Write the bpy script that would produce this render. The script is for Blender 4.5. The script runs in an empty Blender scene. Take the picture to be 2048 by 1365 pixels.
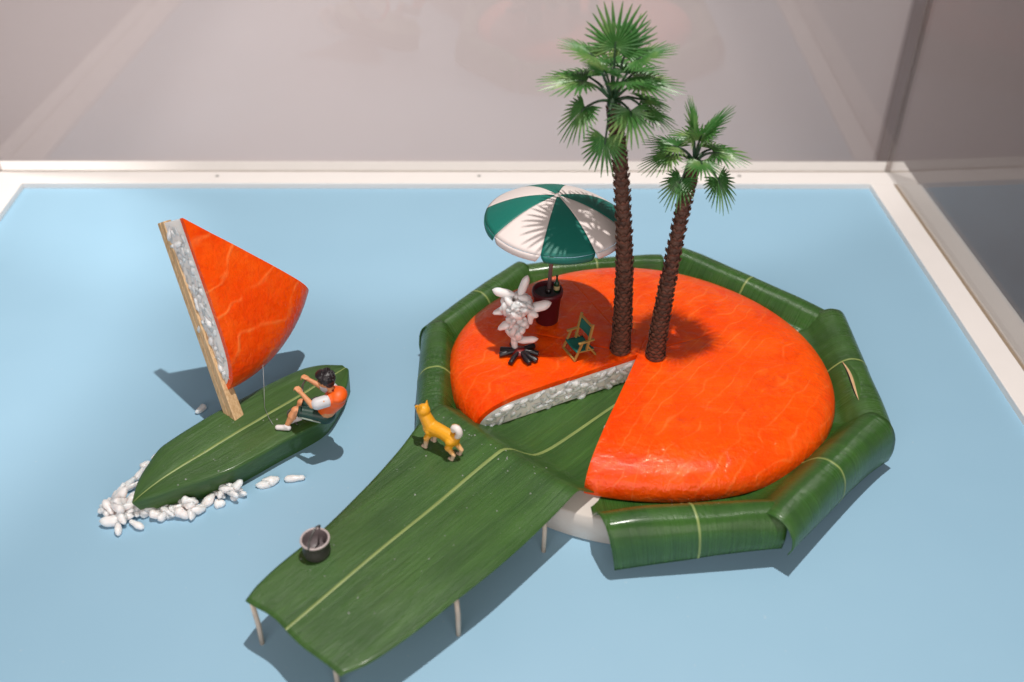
import bpy, bmesh, math, random
import numpy as np
from mathutils import Vector, Matrix, Quaternion

R_ = math.radians
S = 0.01                      # all coordinates below are centimetres
rng = random.Random(7)
scene = bpy.context.scene
COL = scene.collection

# ------------------------------------------------------------------ camera
cd = bpy.data.cameras.new("camera")
cam = bpy.data.objects.new("camera", cd)
COL.objects.link(cam)
cam.location = (0, 0, 29 * S)
cam.rotation_euler = (R_(90 - 37.2), 0, 0)
cd.sensor_width = 36
cd.lens = 36 * 2031 / 2048
cd.clip_start = 0.01
cd.clip_end = 50
cd.dof.use_dof = True
cd.dof.focus_distance = 42.0 * S
cd.dof.aperture_fstop = 9.0
scene.camera = cam

# ------------------------------------------------------------------ light
world = bpy.data.worlds.new("World")
scene.world = world
world.use_nodes = True
bg = world.node_tree.nodes["Background"]
bg.inputs[0].default_value = (1.0, 0.93, 0.92, 1)
bg.inputs[1].default_value = 0.15


def lamp(name, kind, loc, target, energy, color, **kw):
    ld = bpy.data.lights.new(name, kind)
    ld.energy = energy
    ld.color = color
    for k, v in kw.items():
        setattr(ld, k, v)
    o = bpy.data.objects.new(name, ld)
    COL.objects.link(o)
    o.location = Vector(loc) * S
    d = (Vector(target) - Vector(loc)).normalized()
    o.rotation_euler = d.to_track_quat('-Z', 'Y').to_euler()
    return o


lamp("gallery_spotlight", 'SPOT', (6.5, 28, 88), (0, 33, 0), 26.5, (1, 0.955, 0.91),
     spot_size=R_(80), spot_blend=0.35, shadow_soft_size=0.0065)
lamp("side_spotlight", 'SPOT', (-52, 58, 80), (-43, 42, 0), 24, (1, 0.95, 0.92),
     spot_size=R_(35), spot_blend=0.14, shadow_soft_size=0.03)
lamp("back_spotlight", 'SPOT', (-6, 86, 95), (-6, 86.01, 0), 19, (1, 0.955, 0.92),
     spot_size=R_(53), spot_blend=0.16, shadow_soft_size=0.02)
lamp("wall_fill", 'AREA', (-22, 74, -14), (-14, 128, -40), 3.4, (1, 0.93, 0.91),
     shape='RECTANGLE', size=1.2, size_y=0.12)  # added area lamp, out of sight below the board, to brighten the wall

lamp("room_light", 'AREA', (-6, -62, 42), (0, 33, 2), 6.6, (1, 0.90, 0.86),
     shape='RECTANGLE', size=1.2, size_y=0.6)

scene.view_settings.view_transform = 'Standard'
scene.view_settings.look = 'None'
scene.view_settings.exposure = 0
scene.view_settings.gamma = 1
scene.view_settings.use_curve_mapping = False
scene.cycles.max_bounces = 12
scene.cycles.diffuse_bounces = 7
scene.cycles.transparent_max_bounces = 16
scene.cycles.sample_clamp_indirect = 6
scene.cycles.caustics_reflective = False
scene.cycles.caustics_refractive = False


# ------------------------------------------------------------------ materials
class NT:
    def __init__(self, name):
        self.m = bpy.data.materials.new(name)
        self.m.use_nodes = True
        self.t = self.m.node_tree
        self.b = self.t.nodes["Principled BSDF"]
        self.out = self.t.nodes["Material Output"]

    def n(self, kind, **kw):
        nd = self.t.nodes.new(kind)
        for k, v in kw.items():
            if isinstance(k, str) and hasattr(nd, k):
                setattr(nd, k, v)
        return nd

    def l(self, a, b):
        self.t.links.new(a, b)

    def coord(self, kind='Object', scale=(100, 100, 100), rot=(0, 0, 0), loc=(0, 0, 0)):
        tc = self.n("ShaderNodeTexCoord")
        mp = self.n("ShaderNodeMapping")
        mp.inputs['Scale'].default_value = scale
        mp.inputs['Rotation'].default_value = rot
        mp.inputs['Location'].default_value = loc
        self.l(tc.outputs[kind], mp.inputs['Vector'])
        return mp.outputs[0]

    def noise(self, vec, scale=1, detail=3, rough=0.55, dist=0.0):
        nd = self.n("ShaderNodeTexNoise")
        nd.inputs['Scale'].default_value = scale
        nd.inputs['Detail'].default_value = detail
        nd.inputs['Roughness'].default_value = rough
        nd.inputs['Distortion'].default_value = dist
        self.l(vec, nd.inputs['Vector'])
        return nd.outputs['Fac']

    def ramp(self, fac, stops):
        nd = self.n("ShaderNodeValToRGB")
        el = nd.color_ramp.elements
        while len(el) < len(stops):
            el.new(0.5)
        for e, (p, c) in zip(el, stops):
            e.position = p
            e.color = (*c, 1) if len(c) == 3 else c
        self.l(fac, nd.inputs[0])
        return nd.outputs[0]

    def mix(self, fac, a, b, mode='MIX'):
        nd = self.n("ShaderNodeMix", data_type='RGBA', blend_type=mode)
        for val, idx in ((fac, 0), (a, 6), (b, 7)):
            if isinstance(val, (int, float)):
                nd.inputs[idx].default_value = val
            elif isinstance(val, tuple):
                nd.inputs[idx].default_value = (*val, 1)
            else:
                self.l(val, nd.inputs[idx])
        return nd.outputs[2]

    def math(self, op, a, b=None, clamp=False):
        nd = self.n("ShaderNodeMath", operation=op, use_clamp=clamp)
        for i, v in enumerate((a, b)):
            if v is None:
                continue
            if isinstance(v, (int, float)):
                nd.inputs[i].default_value = v
            else:
                self.l(v, nd.inputs[i])
        return nd.outputs[0]

    def bump(self, h, strength=0.3, dist=0.0003, normal=None):
        nd = self.n("ShaderNodeBump")
        nd.inputs['Strength'].default_value = strength
        nd.inputs['Distance'].default_value = dist
        self.l(h, nd.inputs['Height'])
        if normal is not None:
            self.l(normal, nd.inputs['Normal'])
        return nd.outputs[0]

    def set(self, **kw):
        for k, v in kw.items():
            inp = self.b.inputs[k.replace('_', ' ')]
            if isinstance(v, (int, float)):
                inp.default_value = v
            elif isinstance(v, tuple):
                inp.default_value = (*v, 1) if inp.type == 'RGBA' and len(v) == 3 else v
            else:
                self.l(v, inp)
        return self


def plain(name, col, rough=0.5, var=0.12, scale=3, bump=0.0, **kw):
    t = NT(name)
    v = t.coord()
    f = t.noise(v, scale, 4)
    c = t.mix(f, tuple(x * (1 - var) for x in col), tuple(min(1, x * (1 + var)) for x in col))
    t.set(Base_Color=c, Roughness=rough, **kw)
    if bump:
        t.set(Normal=t.bump(t.noise(v, scale * 6, 3), bump, 0.0002))
    return t.m


def leaf_material(name, seed, hue=0.0, rough=0.34, dry=0.0):
    t = NT(name)
    tc = t.n("ShaderNodeTexCoord")
    def uvm(sx, sy):
        mp = t.n("ShaderNodeMapping")
        mp.inputs['Scale'].default_value = (sx, sy, 1)
        mp.inputs['Location'].default_value = (seed * 3.7, seed * 1.3, 0)
        t.l(tc.outputs['UV'], mp.inputs['Vector'])
        return mp.outputs[0]
    fine = t.noise(uvm(19, 0.10), 1.6, 5, 0.65)
    hair = t.noise(uvm(55, 0.16), 1.0, 3, 0.6)
    wide = t.noise(uvm(1.5, 0.10), 1.0, 3)
    blotch = t.noise(uvm(0.5, 0.3), 1.0, 4)
    scuff = t.noise(uvm(9, 3.5), 1.0, 4, 0.7)
    a = (0.024 + hue, 0.098, 0.015)
    b = (0.070 + hue, 0.195, 0.030)
    c1 = t.mix(t.ramp(wide, [(0.3, (0, 0, 0)), (0.7, (1, 1, 1))]), a, b)
    c2 = t.mix(t.math('MULTIPLY', t.ramp(fine, [(0.40, (0, 0, 0)), (0.64, (1, 1, 1))]), 0.6), c1, (0.085, 0.20, 0.042))
    c2 = t.mix(t.math('MULTIPLY', t.ramp(hair, [(0.38, (1, 1, 1)), (0.55, (0, 0, 0))]), 0.7), c2, (0.020, 0.066, 0.010))
    c3 = t.mix(t.math('MULTIPLY', t.ramp(blotch, [(0.45, (0, 0, 0)), (0.75, (1, 1, 1))]), 0.45), c2, (0.018, 0.062, 0.012))
    c3 = t.mix(t.math('MULTIPLY', t.ramp(scuff, [(0.60, (0, 0, 0)), (0.72, (1, 1, 1))]), 0.12), c3, (0.24, 0.30, 0.17))
    t.set(Base_Color=c3, Roughness=t.ramp(t.math('ADD', t.math('MULTIPLY', blotch, 0.6), t.math('MULTIPLY', hair, 0.4)), [(0.3, (rough - .08,) * 3), (0.7, (rough + .12,) * 3)]))
    hh = t.math('ADD', t.math('MULTIPLY', fine, 0.55), t.math('MULTIPLY', wide, 1.3))
    hh = t.math('ADD', hh, t.math('MULTIPLY', hair, 0.28))
    t.set(Normal=t.bump(hh, 0.9, 0.0006))
    t.b.inputs['Specular IOR Level'].default_value = 0.5
    t.b.inputs['Coat Weight'].default_value = 0.25
    t.b.inputs['Coat Roughness'].default_value = 0.16
    # leaves let a little light through
    tr = t.n("ShaderNodeBsdfTranslucent")
    tr.inputs[0].default_value = (0.11, 0.26, 0.02, 1)
    mx = t.n("ShaderNodeMixShader")
    mx.inputs[0].default_value = 0.18
    t.l(t.b.outputs[0], mx.inputs[1])
    t.l(tr.outputs[0], mx.inputs[2])
    t.l(mx.outputs[0], t.out.inputs[0])
    return t.m


def salmon_material(name, line_rot, dark=1.0, lines=0.5, lscale=0.5, arcs=0.0, arc_rot=(0, 0, 0), arc_scale=(0.2, 0.2, 0.2), arc_n=14.0):
    t = NT(name)
    v = t.coord()
    def fibres(rot, sc, loc, width, mask_scale):
        mp = t.n("ShaderNodeMapping")
        mp.inputs['Rotation'].default_value = rot
        mp.inputs['Scale'].default_value = sc
        mp.inputs['Location'].default_value = loc
        t.l(v, mp.inputs['Vector'])
        nz = t.noise(mp.outputs[0], 1.0, 1.5, 0.4, 0.35)
        d = t.math('ABSOLUTE', t.math('SUBTRACT', nz, 0.5))
        ln = t.ramp(d, [(0.0, (1, 1, 1)), (width, (0, 0, 0))])
        mk = t.ramp(t.noise(mp.outputs[0], mask_scale, 2), [(0.42, (0, 0, 0)), (0.66, (1, 1, 1))])
        return t.math('MULTIPLY', ln, mk)
    line = t.math('ADD', fibres(line_rot, (lscale * 0.32, lscale * 1.9, lscale * 1.2), (3.1, 0, 0), 0.028, 1.7),
                  fibres((line_rot[0], line_rot[1], line_rot[2] + 0.75), (lscale * 0.35, lscale * 2.6, lscale * 1.2), (9.2, 4, 0), 0.022, 1.4), True)
    line = t.math('MULTIPLY', line, lines)
    # muscle segments: thin pale contour lines of a smooth field
    mp = t.n("ShaderNodeMapping")
    mp.inputs['Rotation'].default_value = arc_rot
    mp.inputs['Scale'].default_value = arc_scale
    t.l(v, mp.inputs['Vector'])
    sx = t.n("ShaderNodeSeparateXYZ")
    t.l(mp.outputs[0], sx.inputs[0])
    fld = t.math('ADD', sx.outputs['X'], t.math('MULTIPLY', t.noise(v, 0.33, 2.0, 0.45, 0.3), arc_n))
    fr_ = t.math('FRACT', fld)
    al = t.ramp(t.math('ABSOLUTE', t.math('SUBTRACT', fr_, 0.5)), [(0.0, (1, 1, 1)), (0.035, (0.6, 0.6, 0.6)), (0.085, (0, 0, 0))])
    pm = t.ramp(t.noise(v, 0.8, 3), [(0.40, (0.08, 0.08, 0.08)), (0.62, (1, 1, 1))])
    line = t.math('ADD', line, t.math('MULTIPLY', t.math('MULTIPLY', al, pm), arcs), True)
    big = t.noise(v, 0.45, 3)
    col = t.mix(t.ramp(big, [(0.35, (0, 0, 0)), (0.68, (1, 1, 1))]), (0.86 * dark, 0.058 * dark, 0.0003), (0.94 * dark, 0.090 * dark, 0.0006))
    pink = t.ramp(t.noise(v, 0.8, 4, 0.6, 0.6), [(0.48, (0, 0, 0)), (0.72, (1, 1, 1))])
    col = t.mix(t.math('MULTIPLY', pink, 0.55), col, (0.95 * dark, 0.145 * dark, 0.010))
    deep = t.ramp(t.noise(v, 1.3, 3, 0.5, 0.8), [(0.56, (0, 0, 0)), (0.74, (1, 1, 1))])
    col = t.mix(t.math('MULTIPLY', deep, 0.5), col, (0.74 * dark, 0.038 * dark, 0.0))
    col = t.mix(line, col, (0.98, 0.30, 0.07))
    fib = t.noise(v, 6, 3)
    t.set(Base_Color=col, Roughness=t.ramp(t.noise(v, 1.5, 3), [(0.3, (0.30,) * 3), (0.7, (0.46,) * 3)]),
          Subsurface_Weight=0.35, Subsurface_Radius=(1.0, 0.25, 0.08), Subsurface_Scale=0.0016,
          Coat_Weight=0.5, Coat_Roughness=0.05, Specular_IOR_Level=0.06)
    hgt = t.math('ADD', t.math('MULTIPLY', t.noise(v, 2.2, 4, 0.6), 0.8), t.math('MULTIPLY', fib, 0.38))
    hgt = t.math('ADD', hgt, t.math('MULTIPLY', t.noise(v, 15, 2, 0.5), 0.05))
    hgt = t.math('ADD', hgt, t.math('MULTIPLY', line, 0.25))
    nb = t.bump(hgt, 0.6, 0.0016)
    t.set(Normal=nb)
    t.l(nb, t.b.inputs['Coat Normal'])
    return t.m


def rice_material(name):
    t = NT(name)
    v = t.coord()
    oi = t.n("ShaderNodeObjectInfo")
    c = t.mix(oi.outputs['Random'], (0.82, 0.75, 0.73), (0.90, 0.83, 0.81))
    t.set(Base_Color=c, Roughness=0.33, Subsurface_Weight=1.0, Subsurface_Radius=(1, 0.85, 0.8), Subsurface_Scale=0.0040,
          Coat_Weight=0.12, Coat_Roughness=0.18)
    t.set(Normal=t.bump(t.noise(v, 6, 2), 0.35, 0.0003))
    return t.m


M = {}
t = NT("blue_board")
v = t.coord()
c = t.mix(t.noise(v, 0.05, 3), (0.272, 0.465, 0.615), (0.305, 0.505, 0.650))
dust = t.ramp(t.noise(v, 4.5, 2, 0.5), [(0.735, (0, 0, 0)), (0.76, (1, 1, 1))])
c = t.mix(t.math('MULTIPLY', dust, 0.25), c, (0.55, 0.62, 0.66))
t.set(Base_Color=c, Roughness=t.ramp(t.noise(v, 0.4, 3), [(0.3, (0.42,) * 3), (0.7, (0.5,) * 3)]),
      Normal=t.bump(t.noise(v, 30, 2), 0.06, 0.0001))
M['board'] = t.m
M['frame'] = plain("white_frame_paint", (0.83, 0.78, 0.75), 0.42, 0.03, 0.6, 0.04)
M['joint'] = plain("tan_joint", (0.55, 0.42, 0.30), 0.6, 0.1, 2)
M['screw'] = plain("grey_screw", (0.45, 0.42, 0.40), 0.4, 0.1, 9, Metallic=0.6)
M['wall'] = plain("gallery_wall", (0.63, 0.56, 0.56), 0.85, 0.06, 0.03, 0.05)
t = NT("acrylic")
lw = t.n("ShaderNodeLayerWeight")
lw.inputs[0].default_value = 0.5
fr = t.math('ADD', t.math('MULTIPLY', t.math('POWER', lw.outputs['Facing'], 5.0), 0.95), 0.042)
gl = t.n("ShaderNodeBsdfGlossy")
gl.inputs['Roughness'].default_value = 0.012
tp = t.n("ShaderNodeBsdfTransparent")
tp.inputs[0].default_value = (0.975, 0.975, 0.97, 1)
mx = t.n("ShaderNodeMixShader")
t.l(fr, mx.inputs[0]); t.l(tp.outputs[0], mx.inputs[1]); t.l(gl.outputs[0], mx.inputs[2])
t.l(mx.outputs[0], t.out.inputs[0])
M['acrylic'] = t.m
t = NT("acrylic_edge")
tp = t.n("ShaderNodeBsdfTransparent"); tp.inputs[0].default_value = (0.72, 0.68, 0.66, 1)
gl = t.n("ShaderNodeBsdfGlossy"); gl.inputs['Roughness'].default_value = 0.1
mx = t.n("ShaderNodeMixShader"); mx.inputs[0].default_value = 0.12
t.l(tp.outputs[0], mx.inputs[1]); t.l(gl.outputs[0], mx.inputs[2]); t.l(mx.outputs[0], t.out.inputs[0])
M['acrylic_edge'] = t.m
M['foam'] = plain("foam", (0.60, 0.55, 0.50), 0.8, 0.05, 2, 0.1)
M['midrib'] = plain("pale_midrib", (0.22, 0.29, 0.085), 0.42, 0.3, 1.2)
M['tear'] = plain("torn_leaf_edge", (0.62, 0.45, 0.24), 0.6, 0.3, 3, 0.3)
M['salmon'] = salmon_material("salmon", (0, 0, 0.35), 1.0, 0.10, 0.9, 0.30, (0, 0, 0.95), (1.75, 1, 1), 3.6)
M['salmon_sail'] = salmon_material("salmon_sail", (0.5, 0.35, 0.5), 0.94, 0.05, 0.9, 0.50, (0, 1.35, 0.35), (1.3, 1, 1), 3.0)
M['rice'] = rice_material("rice")
M['rice_mass'] = plain("rice_mass", (0.95, 0.86, 0.81), 0.5, 0.04, 4, 0.7, Subsurface_Weight=0.5, Subsurface_Radius=(1.0, 0.8, 0.7), Subsurface_Scale=0.003)
M['drop'] = plain("water_drop", (0.75, 0.78, 0.74), 0.08, 0.02, 3)
M['drop'].node_tree.nodes["Principled BSDF"].inputs['Transmission Weight'].default_value = 0.6
M['skewer'] = plain("skewer_wood", (0.55, 0.45, 0.36), 0.6, 0.2, 3, 0.2)
t = NT("chopstick_wood")
v = t.coord(scale=(100, 100, 100))
mp = t.n("ShaderNodeMapping"); mp.inputs['Scale'].default_value = (14, 14, 0.8); t.l(v, mp.inputs[0])
g = t.noise(mp.outputs[0], 1, 4)
t.set(Base_Color=t.ramp(g, [(0.35, (0.50, 0.31, 0.15)), (0.65, (0.68, 0.47, 0.26))]), Roughness=0.55, Normal=t.bump(g, 0.3, 0.0002))
M['wood'] = t.m
M['maroon'] = plain("maroon_plastic", (0.085, 0.008, 0.014), 0.42, 0.15, 3, 0.1)
M['soil'] = plain("grey_sand", (0.06, 0.055, 0.062), 0.85, 0.35, 14, 0.5)
M['pole'] = plain("parasol_pole", (0.20, 0.13, 0.13), 0.35, 0.08, 4)
M['teal'] = plain("teal_canvas", (0.003, 0.155, 0.118), 0.55, 0.1, 6, 0.06)
M['white'] = plain("white_canvas", (0.78, 0.69, 0.66), 0.6, 0.03, 3, 0.06)
M['chair_wood'] = plain("chair_wood", (0.38, 0.235, 0.06), 0.5, 0.25, 8)
M['chair_cloth'] = plain("chair_cloth", (0.002, 0.13, 0.10), 0.7, 0.12, 9)
M['bottle'] = plain("bottle_glass", (0.004, 0.045, 0.014), 0.12, 0.1, 5)
M['label'] = plain("bottle_label", (0.55, 0.42, 0.20), 0.6, 0.2, 30)
M['char'] = plain("charred_log", (0.012, 0.010, 0.013), 0.28, 0.4, 8, 0.35)
M['ember'] = plain("dark_ember", (0.16, 0.004, 0.004), 0.35, 0.4, 6, 0.3)
t = NT("palm_frond")
v = t.coord()
c = t.ramp(t.noise(v, 0.9, 3), [(0.3, (0.025, 0.115, 0.022)), (0.5, (0.065, 0.195, 0.045)), (0.72, (0.25, 0.36, 0.12))])
fl = t.ramp(t.noise(v, 7, 2), [(0.64, (0, 0, 0)), (0.74, (1, 1, 1))])
c = t.mix(t.math('MULTIPLY', fl, 0.45), c, (0.42, 0.50, 0.28))
t.set(Base_Color=c, Roughness=0.38, Normal=t.bump(t.noise(v, 8, 2), 0.3, 0.0002))
tr = t.n("ShaderNodeBsdfTranslucent"); tr.inputs[0].default_value = (0.10, 0.30, 0.05, 1)
mx = t.n("ShaderNodeMixShader"); mx.inputs[0].default_value = 0.22
t.l(t.b.outputs[0], mx.inputs[1]); t.l(tr.outputs[0], mx.inputs[2]); t.l(mx.outputs[0], t.out.inputs[0])
M['frond'] = t.m
M['petiole'] = plain("palm_petiole", (0.012, 0.045, 0.014), 0.45, 0.3, 4)
t = NT("palm_bark")
v = t.coord()
c = t.ramp(t.noise(v, 3.5, 4), [(0.3, (0.055, 0.024, 0.016)), (0.7, (0.19, 0.085, 0.055))])
t.set(Base_Color=c, Roughness=0.6, Normal=t.bump(t.noise(v, 12, 3), 0.5, 0.0003))
M['bark'] = t.m
M['metal_dark'] = plain("bucket_black", (0.05, 0.048, 0.045), 0.4, 0.3, 4, 0.1)
M['metal_rim'] = plain("bucket_rim", (0.50, 0.42, 0.41), 0.35, 0.08, 6)
M['metal_in'] = plain("bucket_inside", (0.19, 0.155, 0.16), 0.45, 0.15, 4)
M['wire'] = plain("grey_wire", (0.10, 0.095, 0.09), 0.3, 0.1, 5, Metallic=0.5)
M['thread'] = plain("clear_thread", (0.32, 0.33, 0.33), 0.3, 0.05, 5)
M['skin'] = plain("painted_skin", (0.66, 0.28, 0.12), 0.5, 0.06, 5)
M['vest'] = plain("orange_vest", (0.86, 0.115, 0.006), 0.48, 0.06, 6, 0.15)
M['sleeve'] = plain("white_sleeve", (0.62, 0.62, 0.64), 0.5, 0.04, 5)
M['shoe'] = plain("white_shoe", (0.78, 0.72, 0.71), 0.45, 0.04, 5)
M['shorts'] = plain("dark_green_shorts", (0.006, 0.040, 0.028), 0.42, 0.25, 4)
M['stripe'] = plain("shorts_stripe", (0.30, 0.36, 0.30), 0.5, 0.1, 4)
M['hair'] = plain("dark_hair", (0.014, 0.010, 0.012), 0.36, 0.4, 9, 0.3)
M['black'] = plain("black_paint", (0.01, 0.008, 0.008), 0.3, 0.1, 5)
M['red_print'] = plain("vest_print", (0.30, 0.02, 0.006), 0.5, 0.2, 5)


# ------------------------------------------------------------------ mesh helpers
def V(*a):
    return Vector(a)


class MB:
    """vertices in world centimetres, faces, per-vertex uv (optional)"""
    def __init__(self):
        self.v, self.f, self.uv = [], [], []

    def add(self, verts, faces, uv=None):
        o = len(self.v)
        self.v += [tuple(p) for p in verts]
        self.f += [tuple(i + o for i in f) for f in faces]
        self.uv += list(uv) if uv else [(0, 0)] * len(verts)
        return self

    def grid(self, P, uv=None, wrap=False):
        """P[i][j] rows of points"""
        n, m = len(P), len(P[0])
        vs = [p for r in P for p in r]
        us = [q for r in uv for q in r] if uv else None
        fs = []
        for i in range(n - 1):
            for j in range(m if wrap else m - 1):
                k = (j + 1) % m
                fs.append((i * m + j, i * m + k, (i + 1) * m + k, (i + 1) * m + j))
        return self.add(vs, fs, us)

    def box(self, c, s, M3=None, taper=1.0):
        c = Vector(c)
        vs = []
        for z in (-1, 1):
            for x, y in ((-1, -1), (1, -1), (1, 1), (-1, 1)):
                k = taper if z > 0 else 1
                p = Vector((x * s[0] / 2 * k, y * s[1] / 2 * k, z * s[2] / 2))
                if M3 is not None:
                    p = M3 @ p
                vs.append(c + p)
        return self.add(vs, [(3, 2, 1, 0), (4, 5, 6, 7), (0, 1, 5, 4), (1, 2, 6, 5), (2, 3, 7, 6), (3, 0, 4, 7)])

    def bar(self, a, b, w, h, up=(0, 0, 1), taper=1.0):
        a, b = Vector(a), Vector(b)
        z = (b - a).normalized()
        x = Vector(up).cross(z)
        if x.length < 1e-4:
            x = Vector((1, 0, 0))
        x.normalize()
        y = z.cross(x)
        m = Matrix((x, y, z)).transposed()
        return self.box((a + b) / 2, (w, h, (b - a).length), m, taper)

    def tube(self, pts, rad, n=10, cap=True, flat=1.0):
        pts = [Vector(p) for p in pts]
        if not hasattr(rad, '__len__'):
            rad = [rad] * len(pts)
        rows = []
        ref = None
        for i, p in enumerate(pts):
            d = (pts[min(i + 1, len(pts) - 1)] - pts[max(i - 1, 0)]).normalized()
            if ref is None:
                ref = d.orthogonal().normalized()
            ref = (ref - d * ref.dot(d)).normalized()
            b = d.cross(ref)
            rows.append([p + (ref * math.cos(2 * math.pi * j / n) + b * math.sin(2 * math.pi * j / n) * flat) * rad[i] for j in range(n)])
        o = len(self.v)
        self.grid(rows, wrap=True)
        if cap:
            self.f.append(tuple(o + j for j in reversed(range(n))))
            e = o + (len(pts) - 1) * n
            self.f.append(tuple(e + j for j in range(n)))
        return self

    def capsule(self, a, b, ra, rb, n=12):
        a, b = Vector(a), Vector(b)
        d = (b - a)
        L = d.length
        d = d.normalized() if L > 1e-6 else Vector((0, 0, 1))
        pts, rad = [], []
        for k in range(5):
            th = math.pi / 2 * (k / 5)
            pts.append(a - d * ra * math.cos(th)); rad.append(max(1e-3, ra * math.sin(th)))
        for k in range(6):
            th = math.pi / 2 * (k / 5)
            pts.append(b + d * rb * math.sin(th)); rad.append(max(1e-3, rb * math.cos(th)))
        return self.tube(pts, rad, n)

    def ellipsoid(self, c, axes, M3=None, n=14, m=9):
        rows = []
        c = Vector(c)
        for i in range(m + 1):
            th = math.pi * i / m
            r = []
            for j in range(n):
                ph = 2 * math.pi * j / n
                p = Vector((axes[0] * math.sin(th) * math.cos(ph), axes[1] * math.sin(th) * math.sin(ph), axes[2] * math.cos(th)))
                r.append(c + (M3 @ p if M3 is not None else p))
            rows.append(r)
        return self.grid(rows[::-1], wrap=True)

    def lathe(self, c, prof, n=32, M3=None):
        c = Vector(c)
        rows = [[c + (M3 @ Vector((r * math.cos(2 * math.pi * j / n), r * math.sin(2 * math.pi * j / n), z)) if M3 is not None
                 else Vector((r * math.cos(2 * math.pi * j / n), r * math.sin(2 * math.pi * j / n), z))) for j in range(n)] for r, z in prof]
        return self.grid(rows, wrap=True)

    def build(self, name, mat, parent=None, smooth=True, thick=0.0, bevel=0.0, base=None, uv=True, flip=False, recalc=False):
        me = bpy.data.meshes.new(name)
        org = Vector(parent["_o"]) if parent is not None else (Vector(base) if base is not None else Vector((0, 0, 0)))
        me.from_pydata([tuple((Vector(p) - org) * S) for p in self.v], [], self.f)
        me.update()
        if recalc:
            bm = bmesh.new()
            bm.from_mesh(me)
            bmesh.ops.remove_doubles(bm, verts=bm.verts, dist=1e-6)
            bmesh.ops.recalc_face_normals(bm, faces=bm.faces)
            bm.to_mesh(me)
            bm.free()
        if uv and any(q != (0, 0) for q in self.uv):
            lay = me.uv_layers.new(name="uv")
            idx = np.empty(len(me.loops), dtype=np.int32)
            me.loops.foreach_get("vertex_index", idx)
            a = np.array(self.uv, dtype=np.float32)[idx]
            lay.data.foreach_set("uv", a.ravel())
        if smooth:
            me.polygons.foreach_set("use_smooth", [True] * len(me.polygons))
        me.materials.append(mat if not isinstance(mat, str) else M[mat])
        o = bpy.data.objects.new(name, me)
        COL.objects.link(o)
        if parent is not None:
            o.parent = parent
            o["_o"] = tuple(org)
        else:
            o.location = org * S
            o["_o"] = tuple(org)
        if thick:
            if flip:
                me.flip_normals()
            md = o.modifiers.new("solid", 'SOLIDIFY')
            md.thickness = thick * S
            md.offset = -1
        if bevel:
            md = o.modifiers.new("bevel", 'BEVEL')
            md.width = bevel * S
            md.segments = 2
            md.limit_method = 'ANGLE'
        return o


def thing(name, loc, label, cat, group=None):
    o = bpy.data.objects.new(name, None)
    COL.objects.link(o)
    o.empty_display_size = 0.01
    o.location = Vector(loc) * S
    o["_o"] = tuple(loc)
    return tag(o, label, cat, group)


def tag(o, label=None, cat=None, group=None, kind=None):
    for k, v in (("label", label), ("category", cat), ("group", group), ("kind", kind)):
        if v:
            o[k] = v
    return o


def interp(x, xs, ys):
    """smooth (monotone cubic) interpolation"""
    xs, ys = np.asarray(xs, float), np.asarray(ys, float)
    h = np.diff(xs); d = np.diff(ys) / h
    m = np.zeros(len(xs))
    m[0], m[-1] = d[0], d[-1]
    for i in range(1, len(xs) - 1):
        if d[i - 1] * d[i] > 0:
            w1, w2 = 2 * h[i] + h[i - 1], h[i] + 2 * h[i - 1]
            m[i] = (w1 + w2) / (w1 / d[i - 1] + w2 / d[i])
    i = int(np.clip(np.searchsorted(xs, x) - 1, 0, len(xs) - 2))
    s = (min(max(x, xs[0]), xs[-1]) - xs[i]) / h[i]
    return float((1 + 2 * s) * (1 - s) ** 2 * ys[i] + s * (1 - s) ** 2 * h[i] * m[i] + s * s * (3 - 2 * s) * ys[i + 1] + s * s * (s - 1) * h[i] * m[i + 1])


def spline(pts, n):
    """Catmull-Rom through pts"""
    pts = [Vector(p) for p in pts]
    P = [2 * pts[0] - pts[1]] + pts + [2 * pts[-1] - pts[-2]]
    out = []
    for i in range(n):
        u = i / (n - 1) * (len(pts) - 1)
        k = min(int(u), len(pts) - 2)
        s = u - k
        a, b, c, d = P[k:k + 4]
        out.append(0.5 * ((2 * b) + (c - a) * s + (2 * a - 5 * b + 4 * c - d) * s * s + (3 * b - a - 3 * c + d) * s ** 3))
    return out


def wob(x, y, seed=0.0):
    return (math.sin(1.3 * x + 2.1 * y + seed) + math.sin(2.7 * x - 1.7 * y + seed * 2.3) * 0.6 + math.sin(4.9 * x + 3.3 * y + seed * 1.7) * 0.35) / 2


# ------------------------------------------------------------------ setting: board, frame, panes, wall
b = MB().add([(-30.5, -30, 0), (25.5, -30, 0), (22.2, 54, 0), (-30.5, 54, 0)], [(0, 1, 2, 3)])
tag(b.build("table_surface", 'board', smooth=False), kind="structure")

# the inner corners of the white frame
BL, BR = V(-28.75, 53.1, 0), V(21.0, 53.0, 0)
ld_, rd_ = V(0.6, -20, 0).normalized(), V(0.75, -20, 0).normalized()
case = thing("display_case", (BL + BR) / 2, "clear acrylic display case with a white frame around the blue board", "display case")
FT = 0.35                     # frame top above the board
x_ = V(1, 0, 0)
y_ = V(0, 1, 0)


def rail(a, b_, out_dir, d0, d1, z0, z1, name, mat, bev=0.04):
    p = [a + out_dir * d0, b_ + out_dir * d0, b_ + out_dir * d1, a + out_dir * d1]
    vs = [V(q.x, q.y, z0) for q in p] + [V(q.x, q.y, z1) for q in p]
    fs = [(3, 2, 1, 0), (4, 5, 6, 7), (0, 1, 5, 4), (1, 2, 6, 5), (2, 3, 7, 6), (3, 0, 4, 7)]
    return MB().add(vs, fs).build(name, mat, case, smooth=False, bevel=bev)


LF, RF = BL + ld_ * 80, BR + rd_ * 80
W1, W2, W3 = 1.45, 1.66, 2.85
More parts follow.
